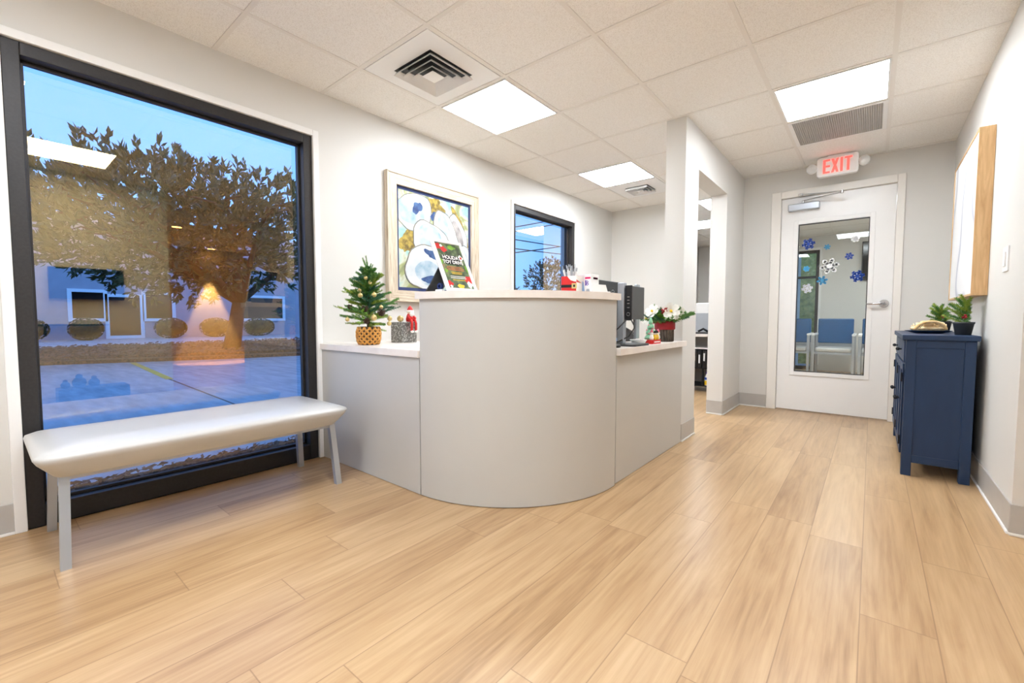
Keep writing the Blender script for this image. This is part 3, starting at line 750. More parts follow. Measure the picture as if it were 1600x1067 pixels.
def on_tree(u, z, push): 
    rr = .16*(1-max(0, (z-.9)/.38))+.02
    return Vector((tx, ty, z))+side*u+cam_dir*math.sqrt(max(rr*rr-u*u, .0004))*push
lf = MB()
for k in range(10):
    o = on_tree(rnd.uniform(-.07, .01), rnd.uniform(.885, .97), 1.05); d = (cam_dir+side*rnd.uniform(-.9, .9)+Vector((0, 0, rnd.uniform(-.3, .9)))).normalized()
    s_v = d.cross(Vector((0, 0, 1))).normalized(); L = .042
    lf.add([o, o+d*L*.5+s_v*.012, o+d*L, o+d*L*.5-s_v*.012, o+d*L*.5+Vector((0, 0, .004))], [[0, 1, 4], [1, 2, 4], [2, 3, 4], [3, 0, 4]])
lf.build('broad_leaves', M['lime'], t, fix=False)
def pine_cone(o, r):
    m = MB()
    for k in range(34):
        q = k*2.4; z = -r*.9+1.8*r*k/34; rr = r*math.sqrt(max(.05, 1-(z/r)**2)); e = Vector((math.cos(q), math.sin(q), .25))
        c_ = Vector((0, 0, z)); w = Vector((-e.y, e.x, 0))*r*.3
        p = [c_+w*.6, c_-w*.6, c_+e*rr-w, c_+e*rr*1.06+Vector((0, 0, r*.16)), c_+e*rr+w, c_+e*rr*.8-Vector((0, 0, r*.08))]
        m.add([o+v for v in p], [[0, 1, 2, 3, 4], [0, 5, 4], [1, 5, 2], [2, 5, 4, 3]])
    m.sph(o, r*.6, n=6); m.build('pine_cone', M['cone'], t, fix=False)
for u, z, r in ((-.02, .985, .02), (.075, .965, .024), (-.012, .915, .019), (-.105, 1.0, .015)): pine_cone(on_tree(u, z, 1.12), r)
for u, z, r in ((-.045, 1.07, .015), (.035, 1.075, .015), (-.012, 1.18, .012), (.012, 1.15, .011), (.03, .935, .018), (-.12, .925, .013), (.125, .93, .015), (.12, .9, .014), (-.05, 1.10, .012), (.075, 1.0, .012)):
    o = on_tree(u, z, 1.1); b = MB().sph(o, r); b.cyl(o+Vector((0, 0, r*.9)), o+Vector((0, 0, r*1.3)), r*.25, n=8); b.build('bauble', M['gold'], t)

# ---- hammered silver box, bauble, red gnome
bx, by_ = -2.47, 1.83
t = thing('planter_box', 'square hammered silver box on the low counter behind the small fir tree', 'box', (bx-.06, by_+.06, .765))
m = MB(); m.box(bx-.125, by_, .765, bx, by_+.125, .905, .002); m.build('box_body', M['hammer'], t)
MB().box(bx-.118, by_+.007, .9051, bx-.007, by_+.118, .9065).build('lid_inset', M['silver'], t)
o = Vector((bx-.05, by_+.025, .9065+.0225))
t = thing('bauble', 'shiny gold bauble lying on top of the silver box', 'bauble', (o.x, o.y, .9065))
MB().sph(o, .0225, n=14).build('ball', M['gold'], t); MB().cyl(o+Vector((.021, 0, .006)), o+Vector((.029, 0, .009)), .006, n=12).build('cap', M['gold'], t)
gx_, gy_ = bx-.002, by_+.085
t = thing('gnome_figure', 'red sitting gnome figure with white beard and dangling legs on the silver box', 'figurine', (gx_, gy_, .9065))
MB().lathe([(.0, 0), (.026, .002), (.028, .02), (.022, .045), (.014, .06), (0, .064)], (gx_-.02, gy_, .9065), 20).build('body', M['red'], t)
MB().sph((gx_-.016, gy_, .9065+.066), .019, (1, 1, 1)).build('head', mat('soft_skin_felt', (240, 206, 180), .8), t)
MB().sph((gx_+.002, gy_, .9065+.054), .016, (.7, 1.1, 1.1)).build('beard', M['petal'], t)
hat = MB().lathe([(.023, .07), (.022, .08), (.014, .10), (.004, .112), (0, .114)], (gx_-.018, gy_, .9065), 20); hat.build('hat', M['red'], t)
MB().lathe([(.0225, .066), (.026, .070), (.026, .078), (.0225, .082)], (gx_-.018, gy_, .9065), 20).build('hat_trim', M['petal'], t)
for s2 in (-1, 1):
    k = MB().tube([(gx_-.012, gy_+s2*.013, .9065+.013), (gx_+.016, gy_+s2*.016, .9065+.013), (gx_+.024, gy_+s2*.017, .9065-.01), (gx_+.022, gy_+s2*.018, .9065-.06)], .009, 10)
    lg = k.build('leg', M['red'], t); MB().sph((gx_+.027, gy_+s2*.018, .9065-.066), .011, (1.4, .9, .8)).build('boot', M['petal'], lg)
    MB().tube([(gx_-.014, gy_+s2*.02, .9065+.045), (gx_+.004, gy_+s2*.03, .9065+.025), (gx_+.012, gy_+s2*.018, .9065+.022)], .0075, 8).build('arm', M['red'], t)
t = thing('paper_bag', 'pale blue card bag standing on the low counter behind the silver box', 'bag', (-2.12, 1.92, .765))
m = MB(); m.add([(-2.22, 1.88, .765), (-2.06, 1.88, .765), (-2.06, 1.97, .765), (-2.22, 1.97, .765), (-2.16, 1.915, .90), (-2.06, 1.915, .93), (-2.06, 1.93, .93), (-2.16, 1.93, .90)], [[0, 1, 2, 3], [0, 1, 5, 4], [1, 2, 6, 5], [2, 3, 7, 6], [3, 0, 4, 7], [4, 5, 6, 7]])
m.build('bag_body', M['skyblue'], t); MB().box(-2.16, 1.914, .897, -2.12, 1.932, .903).build('fold', M['paper'], t)
tag(MB().prism([(-2.28, 1.62), (-2.07, 1.60), (-2.06, 1.80), (-2.26, 1.83)], XY, .765, .767).build('paper_sheet', M['paper']), 'white paper sheet lying on the low counter beside the silver box', 'paper')

# ---- holiday toy drive sign on the counter
sx, sy0, sy1, sz = -1.635, 1.492, 1.705, 1.066
t = thing('sign_frame', 'white framed holiday toy drive poster on a black easel back on the counter top', 'sign', (sx, 1.6, sz))
tilt = math.radians(26); SL = .305
def S(y, s, o): return (sx-.002-s*math.sin(tilt)+o*math.cos(tilt), y, sz+.002+s*math.cos(tilt)+o*math.sin(tilt))
f = MB(); fwid = .017
for (a, b, c, d) in ((sy0, sy1, 0, fwid), (sy0, sy1, SL-fwid, SL), (sy0, sy0+fwid, fwid, SL-fwid), (sy1-fwid, sy1, fwid, SL-fwid)):
    f.prism([(a, c), (b, c), (b, d), (a, d)], lambda p, q, k: S(p, q, k), -.008, .006)
f.build('frame', M['white'], t)
p = MB(); p.prism([(sy0+fwid, fwid), (sy1-fwid, fwid), (sy1-fwid, SL-fwid), (sy0+fwid, SL-fwid)], lambda a, b, k: S(a, b, k), -.006, 0)
PW, PH = sy1-sy0-2*fwid, SL-2*fwid
def pf(u, v, o=.0004): return S(sy0+fwid+u*PW, fwid+(1-v)*PH, o)
def pblob(u, v, ru, rv, mi, seed):
    r_ = random.Random(seed); ph = r_.random()*6
    p.add([pf(min(max(u+ru*(1+.2*math.sin(3*q+ph))*math.cos(q), 0), 1), min(max(v+rv*(1+.2*math.sin(4*q+ph))*math.sin(q), 0), 1), .0003+.00005*seed) for q in [2*PI*k/20 for k in range(20)]], [list(range(20))], mi)
for i, a in enumerate(((.10, .08, .12, .07, 1), (.30, .14, .11, .06, 1), (.24, .06, .05, .03, 2), (.62, .08, .16, .05, 3), (.88, .30, .09, .06, 2), (.88, .30, .05, .035, 1), (.9, .8, .14, .1, 1), (.88, .9, .1, .07, 2), (.1, .9, .11, .06, 1), (.12, .96, .05, .03, 2), (.5, .95, .13, .05, 4), (.05, .42, .07, .06, 3), (.97, .55, .06, .08, 3), (.12, .62, .06, .04, 3))): pblob(*a, i)
p.prism([(.18, .27), (.80, .27), (.84, .47), (.20, .47)], lambda a, b, k: pf(a, b, k), .0012, .0014, 5)
def ptxt(txt, size, v, mi, bold=0, u=.5):
    text_mesh(txt, size, p, lambda a, b: pf(u+a/PW, v-b/PH, .0022), mi, 'CENTER', bold)
ptxt('HOLIDAY', .030, .355, 6, .0008); ptxt('TOY DRIVE', .028, .455, 6, .0008)
for k, (v, w_, mi) in enumerate(((.52, .62, 7), (.555, .7, 7), (.59, .66, 7), (.64, .45, 4), (.67, .4, 4), (.73, .6, 6), (.765, .62, 6), (.81, .5, 4))):
    p.prism([(.5-w_/2, v), (.5+w_/2, v), (.5+w_/2, v+.012), (.5-w_/2, v+.012)], lambda a, b, kk: pf(a, b, kk), .0012, .0016, mi)
p.build('poster', [M['poster'], M['red'], M['text'], M['lime'], M['yellow'], M['iron'], M['text'], M['orange']], t, fix=False)
MB().prism([(sy0+.004, .004), (sy1-.004, .004), (sy1-.004, SL-.004), (sy0+.004, SL-.004)], lambda a, b, k: S(a, b, k), -.0125, -.0082).build('backing_board', M['charcoal'], t)
ym = (sy0+sy1)/2; e = MB()
hi = Vector(S(1.55, .17, -.014)); lo = Vector((-1.80, 1.535, sz+.001))
e.add([(hi.x, 1.525, hi.z), (hi.x, 1.60, hi.z), (lo.x+.05, lo.y+.05, sz+.045), (lo.x, lo.y+.05, sz+.001), (lo.x, lo.y-.05, sz+.001), (lo.x+.04, lo.y-.05, sz+.04)], [[0, 1, 2, 3, 4, 5]])
nn = len(e.v); e.add([(v[0]-.004, v[1], v[2]+.003) for v in e.v], [[0, 1, 2, 3, 4, 5]]); e.f += [[k, (k+1) % 6, 6+(k+1) % 6, 6+k] for k in range(6)]; e.mi += [0]*6; e.sm += [False]*6
e.build('easel_leg', M['charcoal'], t)
t = thing('tape_dispenser', 'small navy and white tape dispenser beside the toy drive sign', 'tape dispenser', (-1.70, 1.50, 1.066))
m = MB(); m.box(-1.725, 1.485, 1.066, -1.675, 1.505, 1.078, .003); m.build('base', M['paper'], t)
rg = MB(); 
for k in range(24):
    q0, q1 = 2*PI*k/24, 2*PI*(k+1)/24
    rg.add([(-1.697+r*math.cos(q), yv, 1.093+r*math.sin(q)) for q in (q0, q1) for r in (.009, .017) for yv in (1.489, 1.501)], [[0, 1, 5, 4], [2, 3, 7, 6], [0, 2, 6, 4], [1, 3, 7, 5]])
rg.build('tape_roll', mat('navy_tape', (24, 38, 90), .4), t)

# ---- santa pen box, tissue box, card holder, pens
px, py = -1.255, 2.035; zt = 1.066
rot = math.radians(10)
t = thing('pen_box', 'red pen box with a black belt and gold buckle on the counter top', 'pen holder', (px, py, zt), rot)
b = MB(); w2 = .042; hh = .088
for (x0, y0, x1, y1) in ((-w2, -w2, w2, -w2+.003), (-w2, w2-.003, w2, w2), (-w2, -w2+.003, -w2+.003, w2-.003), (w2-.003, -w2+.003, w2, w2-.003)): b.box(x0, y0, 0, x1, y1, hh)
b.box(-w2, -w2, 0, w2, w2, .003); b.build('box_wall', M['red'], t, local=True)
b = MB(); b.box(-w2-.001, -w2-.0015, .028, w2+.001, w2+.001, .043); b.build('belt', M['black'], t, local=True)
b = MB()
b.prism([(w2-.05, hh+.001), (w2+.001, hh+.001), (w2+.001, .058), (w2-.012, .060), (w2-.03, .066), (w2-.042, .078)], lambda a, c, q: (a, q, c), -w2-.002, -w2-.0005)
b.prism([(-w2, hh+.001), (w2, hh+.001), (w2, .055), (w2*.2, .06), (-w2, .07)], lambda a, c, q: (q, a, c), w2+.0005, w2+.002)
b.prism([(-w2, .0), (w2, .0), (w2, .055), (-w2, .055)], lambda a, c, q: (q, a, c), w2+.0003, w2+.0012)
b.build('white_fur', M['petal'], t, local=True)
b = MB(); b.box(w2-.024, -w2-.004, .022, w2+.004, -w2-.0016, .050, .001); b.build('buckle', M['gold'], t, local=True)
MB().box(w2-.015, -w2-.005, .030, w2-.004, -w2-.0041, .042).build('buckle_hole', M['black'], t, local=True)
rp_ = random.Random(12)
for k in range(22):
    a, c = rp_.uniform(-.027, .027), rp_.uniform(-.027, .027); L = rp_.uniform(.128, .155)
    q = Vector((a*1.0+rp_.uniform(-.012, .012), c+rp_.uniform(-.012, .012), 0)); d = Vector((a*.9, c*.9, .11)).normalized()
    loc = Matrix.Rotation(rot, 3, 'Z') @ Vector((a*.35, c*.35, .0045))+Vector((px, py, zt))
    d = Matrix.Rotation(rot, 3, 'Z') @ d
    pn = thing('pen', 'white ballpoint pen standing in the red santa pen box', 'pen', loc, 0, 'pens in the santa box')
    o = Vector((0, 0, 0)); m = MB()
    m.cyl(o, o+d*L*.85, .0045, .0045, 8); m.build('barrel', M['white'] if k % 3 else M['silver'], pn, local=True)
    MB().cyl(o+d*L*.85, o+d*L, .003, .0025, 8).build('clicker', M['silver'] if k % 2 else M['charcoal'], pn, local=True)
tx_, ty_ = -1.21, 2.14
t = thing('tissue_box', 'white and pale blue box with pink and purple print beside the pen box', 'box', (tx_, ty_, zt))
MB().box(tx_-.045, ty_-.04, zt, tx_+.035, ty_+.05, zt+.105, .002, mi=0).build('carton', M['paper'], t)
m = MB(); m.prism([(-.04, .0), (.0, .0), (-.01, .06), (-.04, .085)], lambda a, c, q: (tx_+a, q, zt+c+.002), ty_-.0412, ty_-.0404); m.build('blue_panel', M['skyblue'], t)
m = MB(); m.prism(rrect(-.02, .03, .078, .088, .004), lambda a, c, q: (tx_+.0362, ty_+a+.005, zt+c), 0, 1); m.build('pink_print', M['magenta'], t)
m = MB()
for (a, c) in ((.012, .062), (.014, .05)):
    for k in range(16):
        q0, q1 = 2*PI*k/16, 2*PI*(k+1)/16
        m.add([(tx_+a+r*math.cos(q), ty_-.0413, zt+c+r*.8*math.sin(q)) for q in (q0, q1) for r in (.004, .0085)], [[0, 1, 3, 2]])
m.prism([(.001, .042), (.006, .042), (.006, .072), (.001, .072)], lambda a, c, q: (tx_+a, q, zt+c), ty_-.0415, ty_-.0404)
m.build('purple_print', M['purple'], t)
MB().prism([(.0, .078), (.033, .078), (.033, .088), (.0, .088)], lambda a, c, q: (tx_+a, q, zt+c), ty_-.0415, ty_-.0404).build('pink_print', M['magenta'], t)
MB().prism([(.004, .006), (.03, .006), (.026, .025), (.010, .025)], lambda a, c, q: (tx_+a, q, zt+c), ty_-.0413, ty_-.0404).build('grey_print', M['silver'], t)
t = thing('card_holder', 'white slanted business card holder at the right end of the counter top', 'card holder', (-1.13, 2.12, zt))
m = MB(); m.prism([(-.055, 0), (.045, 0), (.03, .045), (-.045, .047)], lambda a, c, q: (-1.14+a*.55+q*.8, 2.135+a*.8-q*.5, zt+c), -.02, .012); m.build('holder', M['white'], t)
MB().prism([(.045, .0), (.062, 0), (.060, .010), (.043, .010)], lambda a, c, q: (-1.14+a*.55+q*.8, 2.135+a*.8-q*.5, zt+c), -.015, .01).build('card_ledge', M['paper'], t)

# ---- monitors and computer on the low right worktop
zw = .765
t = thing('monitor', 'dark grey monitor turned away, standing behind the curved counter', 'monitor', (-1.34, 2.46, zw))
m = MB(); m.box(-1.345, 2.26, .80, -1.315, 2.725, 1.172, .006); m.build('back_shell', M['charcoal'], t)
MB().box(-1.352, 2.265, .805, -1.345, 2.72, 1.167, .002).build('screen', M['screen'], t)
MB().box(-1.346, 2.724, .80, -1.312, 2.73, 1.172, .001).build('side_bezel', M['silver'], t)
m = MB()
for k in range(28):
    q0, q1 = 2*PI*k/28, 2*PI*(k+1)/28
    m.add([(-1.3142, 2.64+r*math.cos(q), 1.095+r*math.sin(q)) for q in (q0, q1) for r in (.019, .024)], [[0, 1, 3, 2]])
m.prism([(2.627, 1.088), (2.653, 1.088), (2.653, 1.102), (2.627, 1.102)], lambda a, c, q: (q, a, c), -1.3148, -1.3138)
m.build('round_badge', M['chrome'], t)
m = MB(); m.beam((-1.31, 2.6, .93), (-1.28, 2.6, .93), .06, .07); m.tube([(-1.29, 2.6, .96), (-1.285, 2.6, .93), (-1.30, 2.6, .86), (-1.34, 2.6, .79)], .018, 10); m.build('monitor_arm', M['black'], t)
MB().lathe([(.09, 0), (.09, .008), (.02, .014), (.018, .03)], (-1.36, 2.58, zw), 28).build('stand_base', M['black'], t)
t = thing('computer', 'small dark desktop computer mounted on a silver stand at the end of the counter', 'computer', (-1.16, 2.55, zw))
m = MB(); m.box(-1.172, 2.532, .925, -1.132, 2.715, 1.128, .003); m.build('case', M['pcgrey'], t)
m = MB(); m.box(-1.174, 2.522, .918, -1.130, 2.533, 1.133, .003); fr_ = m.build('front_bezel', M['black'], t)
m = MB()
for k in range(24):
    q0, q1 = 2*PI*k/24, 2*PI*(k+1)/24
    m.add([(-1.152+r*math.cos(q), 2.5212, .957+r*math.sin(q)) for q in (q0, q1) for r in (.009, .0115)], [[0, 1, 3, 2]])
for z in (.995, 1.02, 1.04, 1.06): m.box(-1.16, 2.5208, z, -1.144, 2.522, z+.004)
m.build('round_badge', M['chrome'], t)
MB().box(-1.222, 2.515, .777, -1.178, 2.553, 1.15, .004).build('stand_column', M['silver'], t)
MB().prism(rrect(-1.255, -1.065, 2.42, 2.66, .03), XY, zw, zw+.012).build('stand_base', M['charcoal'], t)
MB().box(-1.195, 2.70, .80, -1.176, 2.75, 1.15, .003).build('screen_edge', M['silver'], t)
m = MB(); m.tube([(-1.15, 2.60, .925), (-1.14, 2.585, .87), (-1.16, 2.55, .82), (-1.2, 2.5, .79), (-1.22, 2.44, .782)], .004, 7); m.tube([(-1.15, 2.56, .925), (-1.15, 2.60, .89), (-1.16, 2.63, .92)], .004, 7); m.tube([(-1.15, 2.49, .92), (-1.19, 2.44, .86), (-1.21, 2.38, .79), (-1.2, 2.30, .773)], .004, 7)
m.build('cables', M['black'], t)
t = thing('mouse', 'black computer mouse on the low worktop at the end of the curved counter', 'mouse', (-1.13, 2.30, zw))
MB().sph((-1.13, 2.30, zw+.008), .032, (1, 1.5, .55)).build('mouse_body', M['black'], t); MB().box(-1.133, 2.255, zw+.022, -1.127, 2.275, zw+.028, .001).build('scroll_wheel', M['charcoal'], t)
t = thing('carton', 'pale blue carton standing behind the desktop computer stand', 'box', (-1.36, 2.83, zw))
MB().box(-1.39, 2.79, zw, -1.33, 2.86, zw+.155, .002).build('carton_body', M['skyblue'], t); MB().box(-1.385, 2.795, zw+.155, -1.335, 2.855, zw+.158).build('flap', M['paper'], t)
t = thing('desk_phone', 'black desk telephone behind the flower arrangement', 'telephone', (-1.46, 3.0, zw))
MB().prism([(-.09, 0), (.09, 0), (.09, .03), (-.09, .10)], lambda a, c, q: (-1.46+q, 3.02+a, zw+c), -.1, .1).build('phone_body', M['black'], t)
MB().tube([(-1.385, 2.95, .855), (-1.385, 3.0, .845), (-1.385, 3.09, .82)], .02, 10).build('handset', M['black'], t)
t = thing('dish', 'small clear white dish on the worktop beside the silver stand', 'dish', (-1.17, 2.72, zw))
MB().lathe([(.03, 0), (.04, .004), (.055, .028), (.053, .029), (.038, .007), (0, .006)], (-1.17, 2.72, zw), 28).build('bowl', M['white'], t)
MB().lathe([(0, .006), (.036, .0065), (.036, .016), (0, .02)], (-1.17, 2.72, zw), 16).build('paper_clips', M['silver'], t)

# ---- figurine
fx_, fy_ = -1.135, 2.835
t = thing('tree_figurine', 'ceramic green tree figurine with small white figures on a red base', 'figurine', (fx_, fy_, zw))
MB().prism(rrect(fx_-.045, fx_+.045, fy_-.075, fy_+.075, .012), XY, zw, zw+.026).build('base', M['red'], t)
m = MB()
for r, z in ((.04, .03), (.031, .065), (.022, .10), (.014, .13)): m.lathe([(r*.6, z), (r, z-.004), (r*.95, z+.012), (r*.35, z+.04), (0, z+.042)], (fx_, fy_, zw), 18)
m.build('tree', M['mint'], t)
for dx, dy, c in ((.028, -.052, 'petal'), (.03, .052, 'petal'), (.036, -.018, 'yellow'), (.036, .02, 'yellow')):
    s_ = .8 if c == 'yellow' else 1
    m = MB(); m.lathe([(.012*s_, .026), (.015*s_, .04*1), (.009*s_, .06), (0, .064)], (fx_+dx, fy_+dy, zw), 12); fb = m.build('little_figure', M[c], t)
    MB().sph((fx_+dx, fy_+dy, zw+.068), .012*s_, n=8).build('head', M['petal'], fb)
    if c == 'petal': MB().lathe([(.012, .076), (.008, .088), (0, .098)], (fx_+dx, fy_+dy, zw), 10).build('hat', M['pink'], fb)
    else: MB().lathe([(.011, .071), (.006, .082), (0, .088)], (fx_+dx, fy_+dy, zw), 10).build('hat', M['iron'], fb)
m = MB()
for k in range(9): q = k*2.4; z = .045+.011*k; r = .04*(1-k/12); m.sph((fx_+r*math.cos(q), fy_+r*math.sin(q), zw+z), .005, n=6)
m.build('ornaments', M['pink'], t)
m = MB()
text_mesh('JOY', .018, m, lambda a, b: (fx_+.0456, fy_+a, zw+.006+b), 0, 'CENTER', .0004); m.v = m.v; 
m = MB(); m.box(fx_+.0452, fy_-.05, zw+.009, fx_+.0462, fy_+.05, zw+.016); m.build('white_trim', M['petal'], t)

# ---- flower arrangement
ax, ay = -1.16, 3.16
t = thing('flower_arrangement', 'white flowers with pine greenery in a bark vase with a red ribbon', 'flowers', (ax, ay, zw))
m = MB(); m.lathe([(.0, 0), (.058, 0), (.058, .135), (.05, .135), (.05, .12), (0, .12)], (ax, ay, zw), 28)
for k in range(22): q = 2*PI*k/22+random.uniform(-.05, .05); m.tube([(ax+.058*math.cos(q), ay+.058*math.sin(q), zw+z) for z in (0.003, .05, .09, .134)], .008, 6, rs=[random.uniform(.005, .009) for _ in range(4)])
m.build('bark_vase', mat('grey_birch_bark', (120, 108, 96), .85, c2=(60, 50, 44), scale=40, stretch=(3, 3, .5), bump=.6, bscale=40), t)
MB().lathe([(.066, .085), (.0715, .09), (.0715, .142), (.066, .146)], (ax, ay, zw), 32).build('ribbon', M['deepred'], t)
rnd = random.Random(9); m = MB()
for k in range(36):
    q = rnd.uniform(0, 6.28); el = rnd.uniform(.05, 1.1); d = (math.cos(q)*math.cos(el), math.sin(q)*math.cos(el), math.sin(el))
    if d[1] > .4 and d[0] < .3: d = (d[0], d[1]*.3, d[2])
    L = rnd.uniform(.1, .17)
    sprig(m, (ax+d[0]*.02, ay+d[1]*.02, zw+.13), d, L, .0011, 70, .028, 0 if k % 3 else 1, rnd=rnd)
for dx, dy in ((.16, .02), (.14, .05), (.15, -.02)): sprig(m, (ax, ay, zw+.14), (dx, dy, .05), .20, .0013, 110, .035, 0, rnd=rnd)
m.build('pine_sprigs', [M['green'], M['green2']], t, fix=False)
m = MB()
for k in range(80):
    q = rnd.uniform(0, 6.28); o = Vector((ax+.075*math.cos(q)*rnd.random(), ay+.075*math.sin(q)*rnd.random(), zw+.15+rnd.random()*.065)); d = Vector((math.cos(q), math.sin(q), rnd.uniform(.2, 1.2))).normalized()
    s_v = d.cross(Vector((0, 0, 1))).normalized()*.014; L = .05
    m.add([o, o+d*L*.5+s_v, o+d*L, o+d*L*.5-s_v, o+d*L*.5+Vector((0, 0, .006))], [[0, 1, 4], [1, 2, 4], [2, 3, 4], [3, 0, 4]])
m.build('leaves', M['lime'], t, fix=False)
def bloom(o, n_, r):
    o, n_ = Vector(o), Vector(n_).normalized(); a = n_.orthogonal().normalized(); c = n_.cross(a); m = MB()
    for ly_, (k_, rr, up) in enumerate(((6, r, .25), (5, r*.7, .5))):
        for k in range(k_):
            q = 2*PI*k/k_+ly_*.5; e = a*math.cos(q)+c*math.sin(q); w = (-a*math.sin(q)+c*math.cos(q))
            P = lambda s1, s2, h: o+e*rr*s1+w*rr*s2+n_*rr*h
            m.add([P(0, 0, 0), P(.5, .36, up*.5), P(.85, .33, up), P(1.02, 0, up*1.05), P(.85, -.33, up), P(.5, -.36, up*.5), P(.6, 0, up*.3)], [[0, 1, 6], [1, 2, 6], [2, 3, 6], [3, 4, 6], [4, 5, 6], [5, 0, 6]], 0, True)
    b = m.build('bloom', M['petal'], t, fix=False); MB().sph(o+n_*r*.2, r*.16, n=8).build('bloom_centre', M['yellow'], b)
tocam = Vector((-ax, -ay, 0)).normalized()
sd_ = Vector((-tocam.y, tocam.x, 0))
def fl(u, z, push): return Vector((ax, ay, zw))+sd_*u+tocam*push+Vector((0, 0, z))
bloom(fl(.04, .215, .085), tocam+Vector((0, 0, .25)), .062); bloom(fl(.085, .20, .05), tocam+sd_*.7, .055); bloom(fl(-.085, .215, .06), tocam-sd_*.6+Vector((0, 0, .6)), .055); bloom(fl(-.125, .165, .05), tocam-sd_*.5, .045)
m = MB()
for k in range(14): o = fl(-.005, .222, .085); m.sph((o.x+rnd.uniform(-.018, .018), o.y+rnd.uniform(-.018, .018), o.z+rnd.uniform(-.02, .02)), .0085, n=6)
m.build('red_berries', M['deepred'], t)

# ---- cabinet top: potted firs and biscuit plate
def mini_fir(name, x, y, hpot, rpot, htree, label, m1, seed, lean):
    rnd = random.Random(seed); z = .835
    t = thing(name, label, 'potted plant', (x, y, z))
    m = MB(); m.lathe([(0, .001), (rpot*.72, 0), (rpot*.95, hpot*.85), (rpot, hpot*.86), (rpot*1.02, hpot), (rpot*.92, hpot), (rpot*.88, hpot*.88), (0, hpot*.86)], (x, y, z), 28); m.build('pot', M['charcoal'], t)
    MB().lathe([(0, hpot*.98), (rpot*.5, hpot*.95), (rpot*.86, hpot*.885)], (x, y, z), 20).build('moss', M['lime'], t)
    m = MB(); xl = RX-.075-x
    for k in range(26):
        f_ = k/26; q = k*2.4; el = .15+.75*f_+rnd.uniform(-.1, .2); L = htree*(.62-.25*f_)*rnd.uniform(.8, 1.05); d = Vector((math.cos(q)*math.cos(el), math.sin(q)*math.cos(el), math.sin(el)))
        o = Vector((x, y, z+hpot*.9+f_*htree*.45))+Vector(lean)*f_
        if d.x > 0 and d.x*L > max(xl, .01): L = max(.02, max(xl, .01)/d.x)
        L = min(L, htree-(.45*f_)*htree)
        sprig(m, o, d, L, .0012, int(500*L)+20, .024, 0 if k % 2 else 1, rnd=rnd)
    m.build('foliage', [m1, M['green']], t, fix=False)
    m = MB(); d = Vector((-x, -y, 0)).normalized()
    for k in range(6): m.sph((x+d.x*rpot*.7+rnd.uniform(-.01, .01), y+d.y*rpot*.7+rnd.uniform(-.01, .01), z+hpot+.03+rnd.uniform(-.008, .012)), .007, n=6)
    m.build('red_berries', M['deepred'], t)
mini_fir('potted_fir', .412, 3.64, .075, .047, .19, 'yellow green mini fir in a black pot at the near corner of the blue cabinet', M['yfir'], 4, (.01, .0, .03))
mini_fir('potted_fir', .385, 4.30, .075, .047, .15, 'dark green mini fir in a black pot behind the plate on the blue cabinet', M['yfir'], 8, (-.02, 0, .02))
t = thing('plate', 'dark plate heaped with biscuits and pretzel rings on the blue cabinet', 'plate', (.285, 3.93, .835))
MB().lathe([(0, .002), (.06, 0), (.07, .002), (.115, .016), (.117, .018), (.112, .018), (.07, .006), (0, .006)], (.285, 3.93, .835), 36).build('dish', M['navy'], t)
MB().sph((.285, 3.93, .866), .085, (1.05, 1.05, .3)).build('shredded_paper', M['cream'], t)
rnd = random.Random(6); m = MB()
for k in range(70):
    q = rnd.uniform(0, 6.28); r = rnd.uniform(.0, .088); o = Vector((.285+r*math.cos(q), 3.93+r*math.sin(q), .868+.022*(1-(r/.088)**2))); a = rnd.uniform(0, 6.28); h = rnd.uniform(.006, .026); L = rnd.uniform(.012, .024)
    m.tube([o, o+Vector((math.cos(a)*L*.5, math.sin(a)*L*.5, h)), o+Vector((math.cos(a)*L, math.sin(a)*L, h*.3))], .003, 5)
m.build('paper_curls', M['cream'], t)
rnd = random.Random(5)
for k in range(11):
    q = rnd.uniform(0, 6.28); r = rnd.uniform(.02, .08); x, y = .285+r*math.cos(q), 3.93+r*math.sin(q); zb = .880+.02*(1-r/.08)
    bi = MB(); bi.lathe([(0, 0), (.022, .001), (.025, .005), (.022, .010), (0, .011)], (0, 0, 0), 16)
    R3 = Matrix.Rotation(rnd.uniform(-.9, .9), 3, 'X') @ Matrix.Rotation(rnd.uniform(-.6, .6), 3, 'Y')
    bi.v = [tuple(R3 @ Vector(v)+Vector((x, y, zb))) for v in bi.v]
    tag(bi.build('biscuit', M['tan'] if k % 2 else M['cream']), 'round biscuit in the heap on the dark plate', 'biscuit', 'biscuits on the plate')
pr = MB(); pts = []
for k in range(17): q = PI*k/16; pts.append((.30-.035, 3.90+.0, .0)); pts[-1] = (.29+.09*math.cos(q)*.8, 3.85+.03*math.cos(q), .858+.052*math.sin(q))
pr.tube(pts, .010, 8); tag(pr.build('pretzel', M['tan']), 'large arched tan pretzel propped at the front of the plate', 'pretzel')

